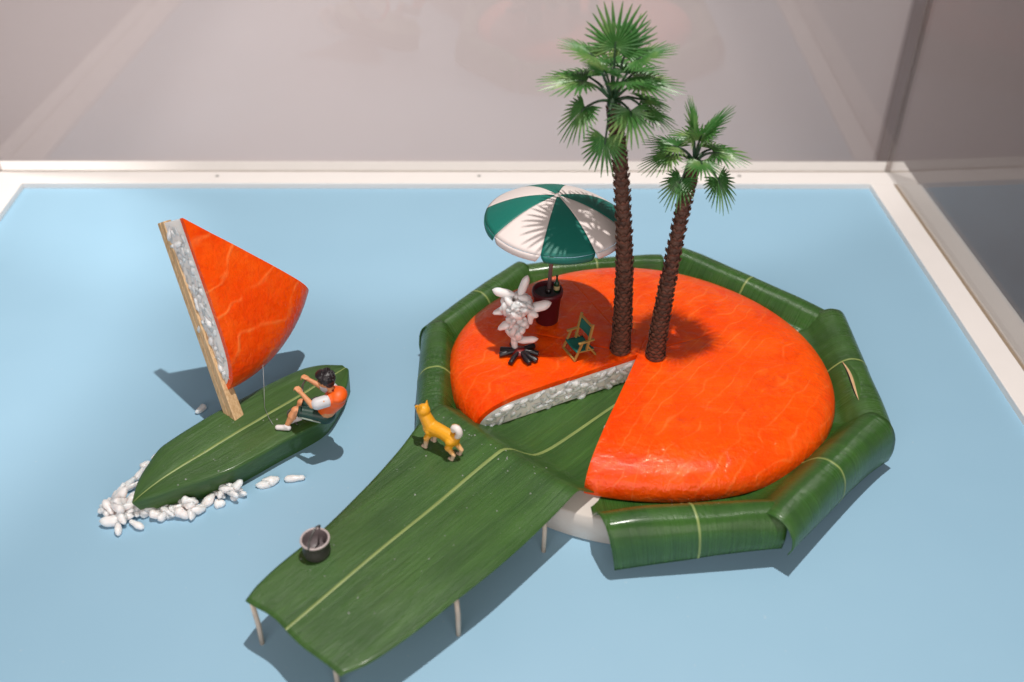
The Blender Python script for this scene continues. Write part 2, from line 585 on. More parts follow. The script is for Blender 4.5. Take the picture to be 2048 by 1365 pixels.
# back rail runs the whole width, the side rails butt against it; each side has an inner rail, a joint where the pane stands, an outer rail
rail(BL - x_ * W3, BR + x_ * W3, y_, 0.0, W1, -0.6, FT, "rail", 'frame')
rail(BL - x_ * W3, BR + x_ * W3, y_, W1, W2, -0.6, FT - 0.12, "joint_strip", 'joint', 0)
rail(BL - x_ * W3, BR + x_ * W3, y_, W2, W3, -0.6, FT - 0.02, "rail", 'frame')
gap = y_ * -0.01
rail(BR + gap, RF, x_, 0.0, 1.35, -0.6, FT + 0.003, "rail", 'frame')
rail(BR + gap, RF, x_, 1.35, 1.6, -0.6, FT - 0.12, "joint_strip", 'joint', 0)
rail(BR + gap, RF, x_, 1.6, 3.0, -0.6, FT - 0.02, "rail", 'frame')
rail(LF, BL + gap, -x_, 0.0, 1.9, -0.6, FT + 0.003, "rail", 'frame')
rail(LF, BL + gap, -x_, 1.9, 2.1, -0.6, FT - 0.12, "joint_strip", 'joint', 0)
rail(LF, BL + gap, -x_, 2.1, 3.3, -0.6, FT - 0.02, "rail", 'frame')
for px_ in (-1.95, 13.5, -17.5):
    sc = MB().lathe((px_, 53.95, FT + 0.004), [(0.0, 0.012), (0.10, 0.012), (0.13, 0.0)], 14).build("screw", 'screw', case)
    MB().box((px_, 53.95, FT + 0.021), (0.18, 0.03, 0.006)).build("screw_slot", 'black', sc, smooth=False)


def pane(a, b_, out_dir, d0, d1):
    rail(a, b_, out_dir, d0, d1, FT - 0.11, 46, "pane", 'acrylic', 0)


pane(BL - x_ * 1.9, BR + x_ * 1.34, y_, W1 + 0.02, W1 + 0.21)
pane(BR + y_ * (W1 - 0.02), RF, x_, 1.37, 1.58)
pane(LF, BL + y_ * (W1 - 0.02), -x_, 1.92, 2.08)

w = MB().add([(-260, 128, -130), (300, 128, -130), (300, 128, 160), (-260, 128, 160)], [(0, 1, 2, 3)])
tag(w.build("wall", 'wall', smooth=False), kind="structure")

w = MB().box((86, 127.2, 10), (71, 1.2, 290))  # added dark panel that dims the wall seen through the right pane
tag(w.build("wall_dim_panel", plain("wall_dim_tone", (0.30, 0.25, 0.25), 0.8, 0.1, 0.05, 0.05), smooth=False), kind="structure")
# glued vertical corners of the case
for cx_, cy_ in ((BR.x + 1.475, BR.y + W1 + 0.115), (BL.x - 2.0, BL.y + W1 + 0.115)):
    MB().box((cx_, cy_, 23.2), (0.26, 0.26, 45.8)).build("corner_joint", 'acrylic_edge', case, smooth=False)

# ------------------------------------------------------------------ the island: foam base, leaves, pressed sushi
CX, CY = 5.4, 33.9
fb = MB().lathe((CX, CY, 0.01), [(0.0, 0.0), (8.42, 0.0), (8.5, 0.06), (8.5, 1.24), (8.42, 1.3), (0.0, 1.3)], 96)
tag(fb.build("foam_base", 'foam', base=(CX, CY, 0)), "off-white round foam base showing under the leaves beside the leaf pier", "foam base")


def disc_r(azd):
    a = R_(azd - 165)
    return 1 / math.sqrt((math.cos(a) / 8.12) ** 2 + (math.sin(a) / 7.27) ** 2) + 0.03 * math.sin(R_(azd * 5)) + 0.50 * math.exp(-(((azd - 75 + 180) % 360 - 180) / 48) ** 2) + 0.16 * math.exp(-(((azd - 342 + 180) % 360 - 180) / 30) ** 2)


FLIPR = True
PROF = [(5.4, 1.325), (6.8, 1.335), (7.5, 1.37), (7.92, 1.56), (8.2, 1.95), (8.48, 2.27), (8.84, 2.42), (9.22, 2.35), (9.54, 2.06), (9.72, 1.58), (9.76, 1.02), (9.66, 0.40)]


def leaf_profile(u):
    k = u * (len(PROF) - 1)
    xs = list(range(len(PROF)))
    return interp(k, xs, [p[0] for p in PROF]), interp(k, xs, [p[1] for p in PROF])


def rim_leaf(az, w0, w1, dr, seed, label, zoff=0.0, mid=0.0, skew=(0, 0), flare=(0, 0), low=0.0, lift_end=(0, 0)):
    """a leaf bent over the rim of the base: profile along the radius, flat along the tangent"""
    e = V(math.cos(R_(az)), math.sin(R_(az)), 0)
    tg = V(-e.y, e.x, 0)
    base = V(CX, CY, 0) + e * 9
    root = thing("bent_leaf", (base.x, base.y, 0.3), label, "leaf", "leaves bent over the rim of the island")
    nu, nv = 44, 34

    def pt(u, s, lift=0.0):
        r, z = leaf_profile(u)
        ww = w0 + (w1 - w0) * s
        a_ = max(0.0, u - 0.45) / 0.55
        ww += skew[0] * a_ * (1 - s) + skew[1] * a_ * s
        edge = abs(2 * s - 1)
        fl = flare[0] if s < 0.5 else flare[1]
        outer = max(0.0, (u - 0.3) / 0.7)
        r2 = r + dr * min(1.0, max(0.0, (u - 0.1) * 2.2)) + fl * edge ** 4 * outer + 0.05 * wob(u * 4, s * 3, seed)
        z2 = z + zoff * min(1, u * 2.5) + 0.035 * wob(s * 4, u * 3, seed + 2) * min(1.0, u * 3) - low * outer ** 4 + (lift_end[0] * (1 - s) + lift_end[1] * s) * outer ** 3
        # tangential sag of the crest so that the panel is not ruler-straight
        z2 -= 0.10 * edge ** 3 * (1 if 0.35 < u < 0.8 else 0.4)
        nrm = 0.0
        p = V(CX, CY, 0) + e * (r2 + lift * max(0.0, outer - 0.35)) + tg * ww
        p.z = max(0.06, z2 + lift * (1 - outer * 0.8))
        return p
    rows, uv = [], []
    for i in range(nu + 1):
        u = i / nu
        rows.append([pt(u, j / nv) for j in range(nv + 1)])
        uv.append([((j / nv) * (w1 - w0) + seed, u * 7) for j in range(nv + 1)])
    bl_ = MB().grid(rows, uv).build("blade", leaf_material("leaf_%d" % seed, seed, hue=rng.uniform(-0.006, 0.008), rough=0.27), root, thick=0.045, flip=FLIPR)
    bl_.modifiers["solid"].offset = -1
    # pale midrib, slightly proud
    mrow = []
    s0 = 0.5 + mid
    for i in range(nu + 1):
        u = i / nu
        h = 0.034 / (w1 - w0)
        mrow.append([pt(u, s0 - h * 1.4, 0.004), pt(u, s0, 0.022), pt(u, s0 + h * 1.4, 0.004)])
    MB().grid(mrow).build("midrib", 'midrib', root)
    return root, pt


rim_leaf(-84.5, -3.2, 3.55, -0.10, 1, "broad green leaf wrapped over the rim at the very front of the island", skew=(0.55, -0.1), flare=(0.05, 0.0), lift_end=(0.0, 0.45))
rim_leaf(-44, -3.85, 3.75, 0.18, 2, "green leaf rolled over the rim at front right, its free end lifting", zoff=0.04, flare=(0.06, 0.1), lift_end=(0.62, 0.0))
rF, pF = rim_leaf(-1, -3.6, 3.95, 0.20, 3, "torn green leaf on the right rim with a pale split along it", zoff=-0.10)
rim_leaf(47, -4.2, 4.35, -0.18, 4, "long green leaf on the far right rim with a pale midrib", zoff=-0.28)
rim_leaf(98, -3.3, 3.75, -0.50, 5, "green leaf on the far rim between the parasol and the palms", zoff=-0.46, mid=-0.02)
rim_leaf(142, -3.35, 3.5, -0.20, 6, "green leaf on the far left rim behind the rice smoke", zoff=-0.30)
rim_leaf(182, -3.25, 3.6, -0.30, 7, "green leaf on the left rim above the dog", zoff=-0.12)

# the split in the right-hand leaf
rows, rows2, rows3, uv3 = [], [], [], []
for i in range(17):
    q = i / 16
    s = 0.50 - 0.34 * q
    hw = 0.010 * math.sin(math.pi * q) ** 0.7 + 0.0006
    uc = 0.452 + 0.03 * q + 0.008 * math.sin(q * 5)
    rows.append([pF(uc - hw * 1.5, s, 0.010), pF(uc - hw * 0.2, s, 0.008)])
    rows2.append([pF(uc - hw * 0.2, s, 0.008), pF(uc + hw * 0.6, s, 0.03 + 0.02 * math.sin(q * 9)), pF(uc + hw * 1.5, s, 0.055 * math.sin(math.pi * q) + 0.01)])
    rows3.append([pF(uc + hw * 1.5, s, 0.055 * math.sin(math.pi * q) + 0.01), pF(uc + hw * 3.2, s, 0.05 * math.sin(math.pi * q) + 0.008), pF(uc + hw * 6.0, s, 0.004)])
    uv3.append([(0, q * 3), (0.1, q * 3), (0.2, q * 3)])
MB().grid(rows).build("slit_shade", 'black', rF)  # black strip laid on the leaf as the shadow inside the split
MB().grid(rows2).build("torn_edge", 'tear', rF)
MB().grid(rows3, uv3).build("torn_lip", leaf_material("leaf_lip", 31, 0.01), rF)

# the pier leaf
AXD = V(math.cos(R_(228)), math.sin(R_(228)), 0)
ND = V(-AXD.y, AXD.x, 0)
PL = ([0, 6, 8.4, 10.64, 13.06, 15.36, 17.0, 18.0, 18.77], [-3.0, -3.95, -4.05, -3.50, -2.97, -2.60, -2.50, -2.36, -2.11])
PR = ([0, 6, 9.5, 12.1, 14.4, 17.2, 18.0, 18.6], [2.6, 3.0, 3.06, 3.10, 2.99, 2.74, 2.58, 2.34])
PZ = ([0, 5.8, 6.7, 7.3, 7.75, 8.05, 8.4, 10, 14, 18.8], [1.37, 1.40, 1.52, 1.92, 2.30, 2.39, 2.38, 2.33, 2.26, 2.20])
PM = ([0, 2.7, 6.6, 7.4, 8.2, 13.5, 18.8], [0.62, 0.42, 0.10, -0.15, -0.50, -0.38, -0.15])
SMAX = 18.72


def pier_pt(s, q, lift=0.0):
    """q in -1..1 across the leaf, 0 on the midrib"""
    L, Rr, m = interp(s, *PL), interp(s, *PR), interp(s, *PM)
    tt = m + (Rr - m) * q if q > 0 else m + (m - L) * q
    p = V(CX, CY, 0) + AXD * (s + (0.06 * math.sin(q * 5) if s > 18 else 0) - (0.13 * (q + 1) / 2 * (s / SMAX) ** 6)) + ND * tt
    z = interp(s, *PZ)
    out = min(1, max(0, (s - 8) / 3))
    z += 0.045 * wob(tt * 0.5, s * 0.35, 3.0) * out
    z += (0.10 * abs(q) - 0.28 * abs(q) ** 3) * out * (1 if q > 0 else 0.6)
    z += 0.10 * math.exp(-((s - 7.9) / 0.8) ** 2) * abs(q) ** 2
    p.z = z + lift
    return p


pier = thing("leaf_pier", pier_pt(13, 0) * 1.0, "long green leaf laid out as a pier on thin skewer legs", "leaf")
rows, uv = [], []
for i in range(91):
    s = SMAX * i / 90
    rows.append([pier_pt(s, j / 22 - 1) for j in range(45)])
    uv.append([((pier_pt(s, j / 22 - 1) - V(CX, CY, 0)).dot(ND), s) for j in range(45)])
MB().grid(rows, uv).build("blade", leaf_material("leaf_pier", 11, 0.006, 0.40), pier, thick=0.04, flip=True)
MB().grid([[pier_pt(SMAX * i / 90, -0.02, 0.004), pier_pt(SMAX * i / 90, 0, 0.03), pier_pt(SMAX * i / 90, 0.02, 0.004)] for i in range(91)]).build("midrib", 'midrib', pier)
for (lx, ly) in ((-8.47, 21.24), (-1.83, 21.59), (1.17, 25.3), (-5.67, 19.54)):
    rel = V(lx - CX, ly - CY, 0)
    s, tt = rel.dot(AXD), rel.dot(ND)
    m = interp(s, *PM)
    q = (tt - m) / (interp(s, *PR) - m) if tt > m else (tt - m) / (m - interp(s, *PL))
    zt = pier_pt(s, max(-1, min(1, q))).z - 0.03
    MB().tube([(lx, ly, 0.0), (lx + 0.02, ly, zt * 0.5), (lx - 0.02, ly, zt)], [0.085, 0.09, 0.085], 10).build("leg", 'skewer', pier)
# fine water drops lying on the leaf
db = MB()
r2 = random.Random(5)
for k in range(110):
    s = r2.uniform(7.2, 18.4)
    q = r2.uniform(-0.92, 0.95)
    if k < 30:
        s = r2.gauss(8.25, 0.12); q = r2.uniform(-0.9, 0.5)
    rad = 0.012 + 0.026 * r2.random() ** 3
    c = pier_pt(s, q)
    db.lathe(c + V(0, 0, -0.004), [(rad, 0), (rad * 0.85, rad * 0.45), (rad * 0.45, rad * 0.75), (0.0, rad * 0.8)], 8)
tag(db.build("water_drops", 'drop', pier), kind="stuff")


# ------------------------------------------------------------------ pressed sushi (salmon over rice)
def sushi(azs, Rf, h, sk, T, grooves=(), seed=0, edge=0.3, nr=46):
    """salmon skin and rice body of a pressed sushi sector. T maps local (x, y, z) to the world."""
    def top(rn, azd, inset=0.0, full=True):
        Rr = Rf(azd)
        p = 9.0
        rr = rn * (Rr - inset * 0.9)
        zz = (h - inset) * max(0.0, 1 - rn ** p) ** 0.46
        if inset == 0:
            x, y = rr * math.cos(R_(azd)), rr * math.sin(R_(azd))
            zz += 0.035 * wob(x * 0.55, y * 0.55, seed) * (1 - rn ** 6)
            for ga, r0, r1 in grooves:
                dd = abs((azd - ga + 180) % 360 - 180)
                if r0 < rr < r1:
                    wdt = R_(dd) * rr
                    zz -= 0.035 * max(0.0, 1 - wdt / 0.05)
        return V(rr * math.cos(R_(azd)), rr * math.sin(R_(azd)), zz)
    rns = [math.sin(math.pi / 2 * i / nr) ** 0.9 for i in range(nr)] + [1.0]
    A = [[T(top(rn, a)) for rn in rns] for a in azs]
    B = [[T(top(rn, a, sk)) for rn in rns] for a in azs]
    sm = MB().grid(A)
    off = len(sm.v)
    sm.grid([list(r) for r in B])
    n = len(rns)
    sm.f[-(len(azs) - 1) * (n - 1):] = [tuple(reversed(f)) for f in sm.f[-(len(azs) - 1) * (n - 1):]]
    for row in (0, len(azs) - 1):
        o2 = len(sm.v)
        sm.add(A[row] + B[row], [(j, j + 1, n + j + 1, n + j) if row == 0 else (j + 1, j, n + j, n + j + 1) for j in range(n - 1)])
    o2 = len(sm.v)
    m = len(azs)
    sm.add([r[-1] for r in A] + [r[-1] for r in B], [(j, j + 1, m + j + 1, m + j) for j in range(m - 1)])
    # rice body
    rb = MB()
    Bi = [[T(top(rn, a, sk + 0.012)) for rn in rns] for a in azs]
    rb.grid(Bi)
    bot = lambda rn, a: T(V(rn * (Rf(a) - sk) * math.cos(R_(a)), rn * (Rf(a) - sk) * math.sin(R_(a)), 0.0))
    G = [[bot(rn, a) for rn in rns] for a in azs]
    rb.grid([r[::-1] for r in G])
    for row in (0, len(azs) - 1):
        a = azs[row]
        K = 10
        rws = []
        for k in range(K + 1):
            rws.append([Bi[row][j].lerp(G[row][j], k / K) for j in range(n)])
        rb.grid(rws if row else [x[::-1] for x in rws])
    return sm, rb, top


# rice grain shapes, shared between all grains
GR = []
for k in range(6):
    g = MB()
    L, wd, th = (0.82, 0.70, 0.76, 0.60, 0.86, 0.50)[k], (0.33, 0.36, 0.30, 0.36, 0.32, 0.34)[k], (0.25, 0.27, 0.23, 0.27, 0.24, 0.28)[k]
    bend = rng.uniform(-0.05, 0.07)
    rows = []
    for i in range(11):
        q = -1 + 2 * i / 10
        rr = max(0.03, (1 - abs(q) ** 3.0) ** 0.52) * (1 + 0.16 * math.sin(q * 2.6 + k * 1.9) + 0.06 * math.sin(q * 7 + k))
        rows.append([V(q * L / 2, bend * (1 - q * q) + math.cos(2 * math.pi * j / 10) * wd / 2 * rr * (1 + .08 * math.sin(3 * j + k)), math.sin(2 * math.pi * j / 10) * th / 2 * rr) for j in range(10)])
    g.grid(rows, wrap=True)
    g.f.append(tuple(reversed(range(10))))
    g.f.append(tuple(100 + j for j in range(10)))
    me = bpy.data.meshes.new("rice_grain")
    me.from_pydata([tuple(Vector(p) * S) for p in g.v], [], [tuple(reversed(f)) for f in g.f])
    me.polygons.foreach_set("use_smooth", [True] * len(me.polygons))
    me.materials.append(M['rice'])
    GR.append(me)


def grain(pos, d, parent=None, roll=0.0, sc=1.0, k=None, name="rice_grain"):
    me = GR[rng.randrange(6) if k is None else k]
    o = bpy.data.objects.new(name, me)
    COL.objects.link(o)
    d = Vector(d).normalized()
    qn = d.to_track_quat('X', 'Z') @ Quaternion((1, 0, 0), roll)
    o.rotation_mode = 'QUATERNION'
    o.rotation_quaternion = qn
    o.scale = (sc * rng.uniform(0.9, 1.08), sc, sc)
    org = Vector(parent["_o"]) if parent is not None else Vector((0, 0, 0))
    o.location = (Vector(pos) - org) * S
    if parent is not None:
        o.parent = parent
    return o


Z0 = 1.43
G_AZ = [(24, 0.4, 3.6), (114, 1.0, 6.0), (161, 0.6, 6.8), (69, 0.3, 1.2)]
az_list = set(np.linspace(249, 567, 230).tolist())
for ga, r0, r1 in G_AZ:
    for d in (-1.6, -0.9, -0.45, 0, 0.45, 0.9, 1.6):
        a = ga + d
        az_list.add(a if a >= 249 else a + 360)
az_list = sorted(a for a in az_list if 249 <= a <= 567)
root = thing("salmon_sushi_island", (CX, CY, Z0), "large round pressed salmon sushi with one wedge cut out, on leaves", "sushi")
sm, rb, topf = sushi(az_list, lambda a: disc_r(a % 360), 1.27, 0.22, lambda p: p + V(CX - 0.1, CY - 0.2, Z0), G_AZ, seed=1.0)
sal = sm.build("salmon", 'salmon', root)
rice = rb.build("rice", 'rice_mass', root, smooth=False, recalc=True, uv=False)


def disc_z(x, y):
    dx, dy = x - CX + 0.1, y - CY + 0.2
    a = math.degrees(math.atan2(dy, dx)) % 360
    r = math.hypot(dx, dy)
    return Z0 + topf(min(0.999, r / disc_r(a)), a).z


# grains showing on the left cut face (azimuth 207) of the round
def face_grains(parent, T, azd, Rf, h, sk, outn, count, topf_, seed, rmax=0.3):
    rr = random.Random(seed)
    placed = []
    tries = 0
    while len(placed) < count and tries < count * 40:
        tries += 1
        r = rr.uniform(0.3, Rf(azd) - sk - rmax)
        zt = topf_(min(1.0, r / (Rf(azd) - sk * 0.9)), azd, sk).z - 0.19
        if zt < 0.08:
            continue
        z = rr.uniform(0.07, zt)
        if any((r - a) ** 2 + ((z - b_) * 1.1) ** 2 < 0.245 ** 2 for a, b_ in placed):
            continue
        placed.append((r, z))
        p = T(V(r * math.cos(R_(azd)), r * math.sin(R_(azd)), z))
        d1 = (T(V(math.cos(R_(azd)), math.sin(R_(azd)), 0)) - T(V(0, 0, 0)))
        d2 = T(V(0, 0, 1)) - T(V(0, 0, 0))
        ang = rr.gauss(0.0, 0.5)
        tilt = rr.gauss(0, 0.14)
        d = d1 * math.cos(ang) + d2 * math.sin(ang) + outn * tilt
        g = grain(p - outn * 0.105 + outn * rr.uniform(-0.025, 0.04), d, parent, rr.uniform(0, 3), rr.uniform(0.85, 1.0), rr.randrange(6))
    return placed


TI = lambda p: p + V(CX - 0.1, CY - 0.2, Z0)
a_ = R_(207)
face_grains(rice, TI, 207, disc_r, 1.27, 0.22, V(-math.sin(a_), math.cos(a_), 0), 120, topf, 3)
a_ = R_(249)
face_grains(rice, TI, 249, disc_r, 1.27, 0.22, V(math.sin(a_), -math.cos(a_), 0), 50, topf, 4, 1.0)

# ------------------------------------------------------------------ sailing boat
boat = thing("leaf_sailboat", (-10.7, 31.0, 0), "small boat hull wrapped in a green leaf with a salmon sushi sail", "boat")
bow = V(-14.36, 26.9, 0)
bax = V(0.68, 0.735, 0).normalized()
bnd = V(-bax.y, bax.x, 0)      # to the left (far) side
BLW = ([0, 0.5, 1.22, 2.46, 4.6, 7.1, 9.0, 9.9, 10.45], [0.02, 0.55, 1.04, 1.61, 1.71, 1.64, 1.40, 0.95, 0.30])
BRW = ([0, 0.5, 1.05, 2.2, 3.7, 5.6, 7.5, 9.4, 10.0, 10.45], [0.02, 0.38, 0.70, 1.22, 1.66, 1.79, 1.95, 1.18, 0.72, 0.22])
HL = 10.45


def hull_pt(s, q, lift=0.0):
    """q -1 bottom of the near side .. 0 midrib .. 1 bottom of the far side"""
    L, Rr = interp(s, *BLW), interp(s, *BRW)
    top = 1.30 - 0.42 * math.exp(-s / 0.9) + 0.02 * wob(s, q, 1)
    qa = abs(q)
    wdt = L if q > 0 else Rr
    e = 0.60
    inset = 0.34 * min(1.0, wdt / 1.0)
    if qa <= e:
        k = qa / e
        t_ = wdt * k * 0.985
        z = top + 0.05 * k - 0.10 * k ** 8 - 0.03 * math.exp(-(k / .08) ** 2)
    else:
        k = (qa - e) / (1 - e)
        t_ = wdt * (0.985 + 0.015 * math.sin(min(1, k * 5) * math.pi / 2)) - inset * k ** 1.2
        z = (top - 0.05) * (1 - k) ** 1.0 + 0.015
        if k < 0.12:
            z = top - 0.05 - (top * 0.12) * (k / 0.12) ** 1.5
    s2 = s + (0.35 * k * math.exp(-s / 0.5) if qa > e else 0)
    p = bow + bax * s2 + bnd * (t_ if q > 0 else -t_)
    p.z = z + lift
    return p


rows, uv = [], []
for i in range(71):
    s = HL * (0.5 - 0.5 * math.cos(math.pi * i / 70)) if False else HL * i / 70
    rows.append([hull_pt(s, -1 + j / 30) for j in range(61)])
    uv.append([(-1.9 * 1.3 + j / 30 * 1.9 * 1.3, s) for j in range(61)])
hull = MB().grid(rows, uv)
o2 = len(hull.v)
hull.add([rows[-1][j] for j in range(61)], [tuple(range(61))])
hull.build("hull", leaf_material("leaf_hull", 21, 0.008, 0.42), boat)
MB().grid([[hull_pt(HL * i / 70, -0.022, 0.003), hull_pt(HL * i / 70, 0, 0.045), hull_pt(HL * i / 70, 0.022, 0.003)] for i in range(71)]).build("midrib", 'midrib', boat)
db = MB()
for k in range(36):
    c = hull_pt(r2.uniform(1.5, 9), r2.uniform(-0.57, 0.3))
    rad = 0.014 + 0.03 * r2.random() ** 3
    db.lathe(c + V(0, 0, -0.004), [(rad, 0), (rad * 0.85, rad * 0.45), (rad * 0.45, rad * 0.75), (0.0, rad * 0.8)], 8)
tag(db.build("water_drops", 'drop', boat), kind="stuff")

# sail: a wedge of the same pressed sushi, leaning back on a chopstick
ST, SB, SR = V(-12.75, 34.2, 9.03), V(-10.88, 31.35, 2.93), V(-8.35, 36.35, 4.20)
e1 = (SB - ST).normalized()
en = (SB - ST).cross(SR - ST).normalized()
e2 = en.cross(e1)
sang = math.degrees(math.atan2((SR - ST).dot(e2), (SR - ST).dot(e1)))
SH = 1.50
S0 = ST - en * SH
TS = lambda p: S0 + e1 * p.x + e2 * p.y + en * p.z
lB, lR = (SB - ST).length, (SR - ST).length
RS = lambda a: (lB + (lR - lB) * (a / sang)) * (1 + 0.006 * math.sin(math.pi * a / sang)) + 0.20
sm, rb, tops = sushi(np.linspace(0, sang, 60).tolist(), RS, SH, 0.22, TS, (), seed=4.0)
sail = rb.build("sail", 'rice_mass', boat, smooth=False, recalc=True, uv=False)
sm.build("salmon", 'salmon_sail', sail)
face_grains(sail, TS, 0.0, RS, SH, 0.22, -e2, 100, tops, 8)
# chopstick mast: two halves with the seam between them
M0 = V(-11.33, 31.30, 0.9)
M1 = S0 + e2 * 0.16 - en * 0.14 - e1 * 0.05
md_ = (M1 - M0).normalized()
mx_ = e2 - md_ * e2.dot(md_)
mx_.normalize()
my_ = md_.cross(mx_)
mb = MB()
for sg in (-1, 1):
    for_c = []
    rws = []
    for k in range(9):
        q = k / 8
        c = M0.lerp(M1, q) + my_ * (sg * (0.18 - 0.05 * q) + 0.0)
        wx, wy = 0.25 - 0.07 * q, 0.165 - 0.05 * q
        pr = [(-wx, -wy + .03), (-wx + .05, -wy), (wx - .05, -wy), (wx, -wy + .03), (wx, wy - .03), (wx - .05, wy), (-wx + .05, wy), (-wx, wy - .03)]
        rws.append([c + mx_ * x + my_ * y for x, y in pr])
    o2 = len(mb.v)
    mb.grid(rws, wrap=True)
    mb.f.append(tuple(o2 + j for j in reversed(range(8))))
    mb.f.append(tuple(o2 + 64 + j for j in range(8)))
mb.build("mast", 'wood', boat, smooth=False)
MB().tube([(-10.33, 32.95, 2.75), (-10.30, 32.4, 1.9), (-10.27, 31.9, 1.30)], 0.013, 6).build("thread", 'thread', boat)
MB().tube([(-10.27, 31.9, 1.34), (-9.95, 31.2, 1.36), (-9.7, 30.8, 1.36)], 0.010, 6).build("thread", 'thread', boat)
# bent wire tiller lying on the deck
MB().tube(spline([(-8.15, 32.4, 1.48), (-8.7, 31.95, 1.50), (-9.12, 31.55, 1.50), (-9.2, 31.38, 1.47), (-9.12, 31.22, 1.44), (-8.9, 30.95, 1.42), (-8.7, 30.75, 1.40)], 26), 0.035, 8).build("tiller_wire", 'wire', boat)

# ------------------------------------------------------------------ rice in the boat's wake
def clump(center, n, rx, ry, hz, label, seed, extra=()):
    rr = random.Random(seed)
    rt = thing("rice_clump", center, label, "rice", "rice foam around the bow of the boat")
    c = Vector(center)
    for k in range(n):
        a = rr.uniform(0, 6.28)
        q = math.sqrt(rr.random())
        z = 0.11 + hz * rr.random() * (1 - q * 0.75)
        p = c + V(rx * q * math.cos(a), ry * q * math.sin(a), z)
        b_ = rr.uniform(0, 6.28)
        d = V(math.cos(b_), math.sin(b_), rr.gauss(0.0, 0.35) if z > 0.2 else rr.uniform(-0.1, 0.1))
        grain(p, d, rt, rr.uniform(0, 3), rr.uniform(0.8, 1.25), rr.randrange(6))
    for p, d in extra:
        grain(p, d, rt, rr.uniform(0, 3), 1.0, rr.randrange(6))
    return rt


clump((-14.95, 27.25, 0), 42, 0.66, 0.70, 0.85, "big white clump of rice grains piled at the very bow of the boat", 1,
      [((-15.4, 28.3, 0.15), (0.3, 1, 0.3)), ((-14.9, 26.35, 0.13), (0.3, -1, 0)), ((-14.25, 26.5, 0.14), (1, -0.6, 0)), ((-15.0, 28.45, 0.2), (1, 0.6, 0.2)), ((-15.5, 26.9, 0.14), (-0.3, 1, 0.1))])
clump((-13.5, 27.2, 0), 17, 0.58, 0.42, 0.55, "second clump of rice along the near side of the boat, next to the bow pile", 2,
      [((-13.15, 27.75, 0.5), (0.3, 0.5, 0.9)), ((-13.95, 27.5, 0.4), (-0.4, 0.5, 0.6))])
clump((-12.45, 27.35, 0), 12, 0.45, 0.42, 0.55, "third clump of rice from the bow on the near side of the boat", 23,
      [((-11.85, 27.75, 0.16), (0.6, 0.9, 0.3))])
clump((-11.05, 28.02, 0), 9, 0.50, 0.26, 0.42, "last clump of rice before the two single grains beside the boat", 14,
      [((-11.35, 27.6, 0.12), (1, 0.15, 0)), ((-11.35, 28.25, 0.45), (-1, 0.3, 0.1)), ((-10.7, 28.2, 0.55), (0.6, 0.5, 0.5))])
FARL = "%s rice grain from the bow in the line along the far side of the boat"
for (p, d), nth in zip((((-15.2, 28.75, .11), (0.5, 1, 0)), ((-14.95, 29.25, .11), (0.3, 1, 0.1)), ((-14.85, 29.75, .11), (0.6, 1, 0)), ((-14.5, 30.35, .11), (0.5, 1, 0)), ((-14.0, 31.0, .11), (1, 0.7, 0)), ((-13.75, 31.2, .11), (1, 0.5, 0))), ("first", "second", "third", "fourth", "fifth", "last")):
    tag(grain(p, d), FARL % nth, "rice grain", "rice grains trailing along the far side of the boat")
tag(grain((-8.68, 29.0, .11), (1, 0.12, 0), sc=1.12, k=2), "single plump rice grain farthest from the bow on the blue board", "rice grain")
tw = thing("rice_pair", (-9.7, 28.75, 0), "two rice grains stuck together lying between the clumps and a single grain", "rice")
grain((-9.62, 28.85, .14), (1, 0.35, 0), tw, 0.3, 1.1, 1)
grain((-9.82, 28.66, .13), (1, 0.2, 0), tw, 0.9, 0.95, 4)
tag(grain((-13.48, 33.2, .11), (0.5, 1, 0), sc=0.95, k=3), "single rice grain lying in the shadow of the sail", "rice grain")


# ------------------------------------------------------------------ remeshed figures
def remesh(o, vox, it=4, fac=0.5):
    md = o.modifiers.new("remesh", 'REMESH')
    md.mode = 'VOXEL'
    md.voxel_size = vox * S
    md.use_smooth_shade = True
    if it:
        ms = o.modifiers.new("smooth", 'SMOOTH')
        ms.iterations = it
        ms.factor = fac
    return o


# the sailor
pr = thing("person", (-7.7, 31.0, 1.3), "sailor in orange vest and green shorts sitting on the edge of the leaf boat", "person")
hip = V(-7.60, 31.05, 1.72)
kn, an = V(-8.68, 30.75, 2.15), V(-9.10, 30.50, 1.52)
kn2, an2 = V(-8.55, 31.35, 2.05), V(-8.72, 31.05, 1.45)
ch, nk, hd = V(-6.97, 30.52, 2.98), V(-7.10, 30.57, 3.47), V(-7.27, 30.60, 3.88)
nsh, nel, nha = V(-7.36, 30.12, 3.16), V(-7.78, 30.0, 3.08), V(-8.30, 30.38, 3.50)
fsh, fel, fha = V(-7.18, 30.97, 3.24), V(-7.62, 31.32, 2.92), V(-8.22, 31.5, 3.20)
bd = MB()
bd.capsule(hip, ch, 0.34, 0.36)
bd.capsule(ch, nk, 0.30, 0.14)
bd.capsule(nk, hd, 0.13, 0.16)
bd.ellipsoid(hd, (0.29, 0.27, 0.35))
hf = V(-0.93, 0.25, -0.30).normalized()          # where the face looks
bd.ellipsoid(hd + hf * 0.10 + V(0, 0, -0.10), (0.23, 0.2, 0.24))
bd.ellipsoid(hd + hf * 0.325 + V(0, 0, -0.04), (0.06, 0.045, 0.07))         # nose
sd = V(hf.y, -hf.x, 0).normalized()
for sg in (-1, 1):
    bd.ellipsoid(hd + sd * sg * 0.27 + V(0, 0, -0.05), (0.05, 0.04, 0.08))    # ears
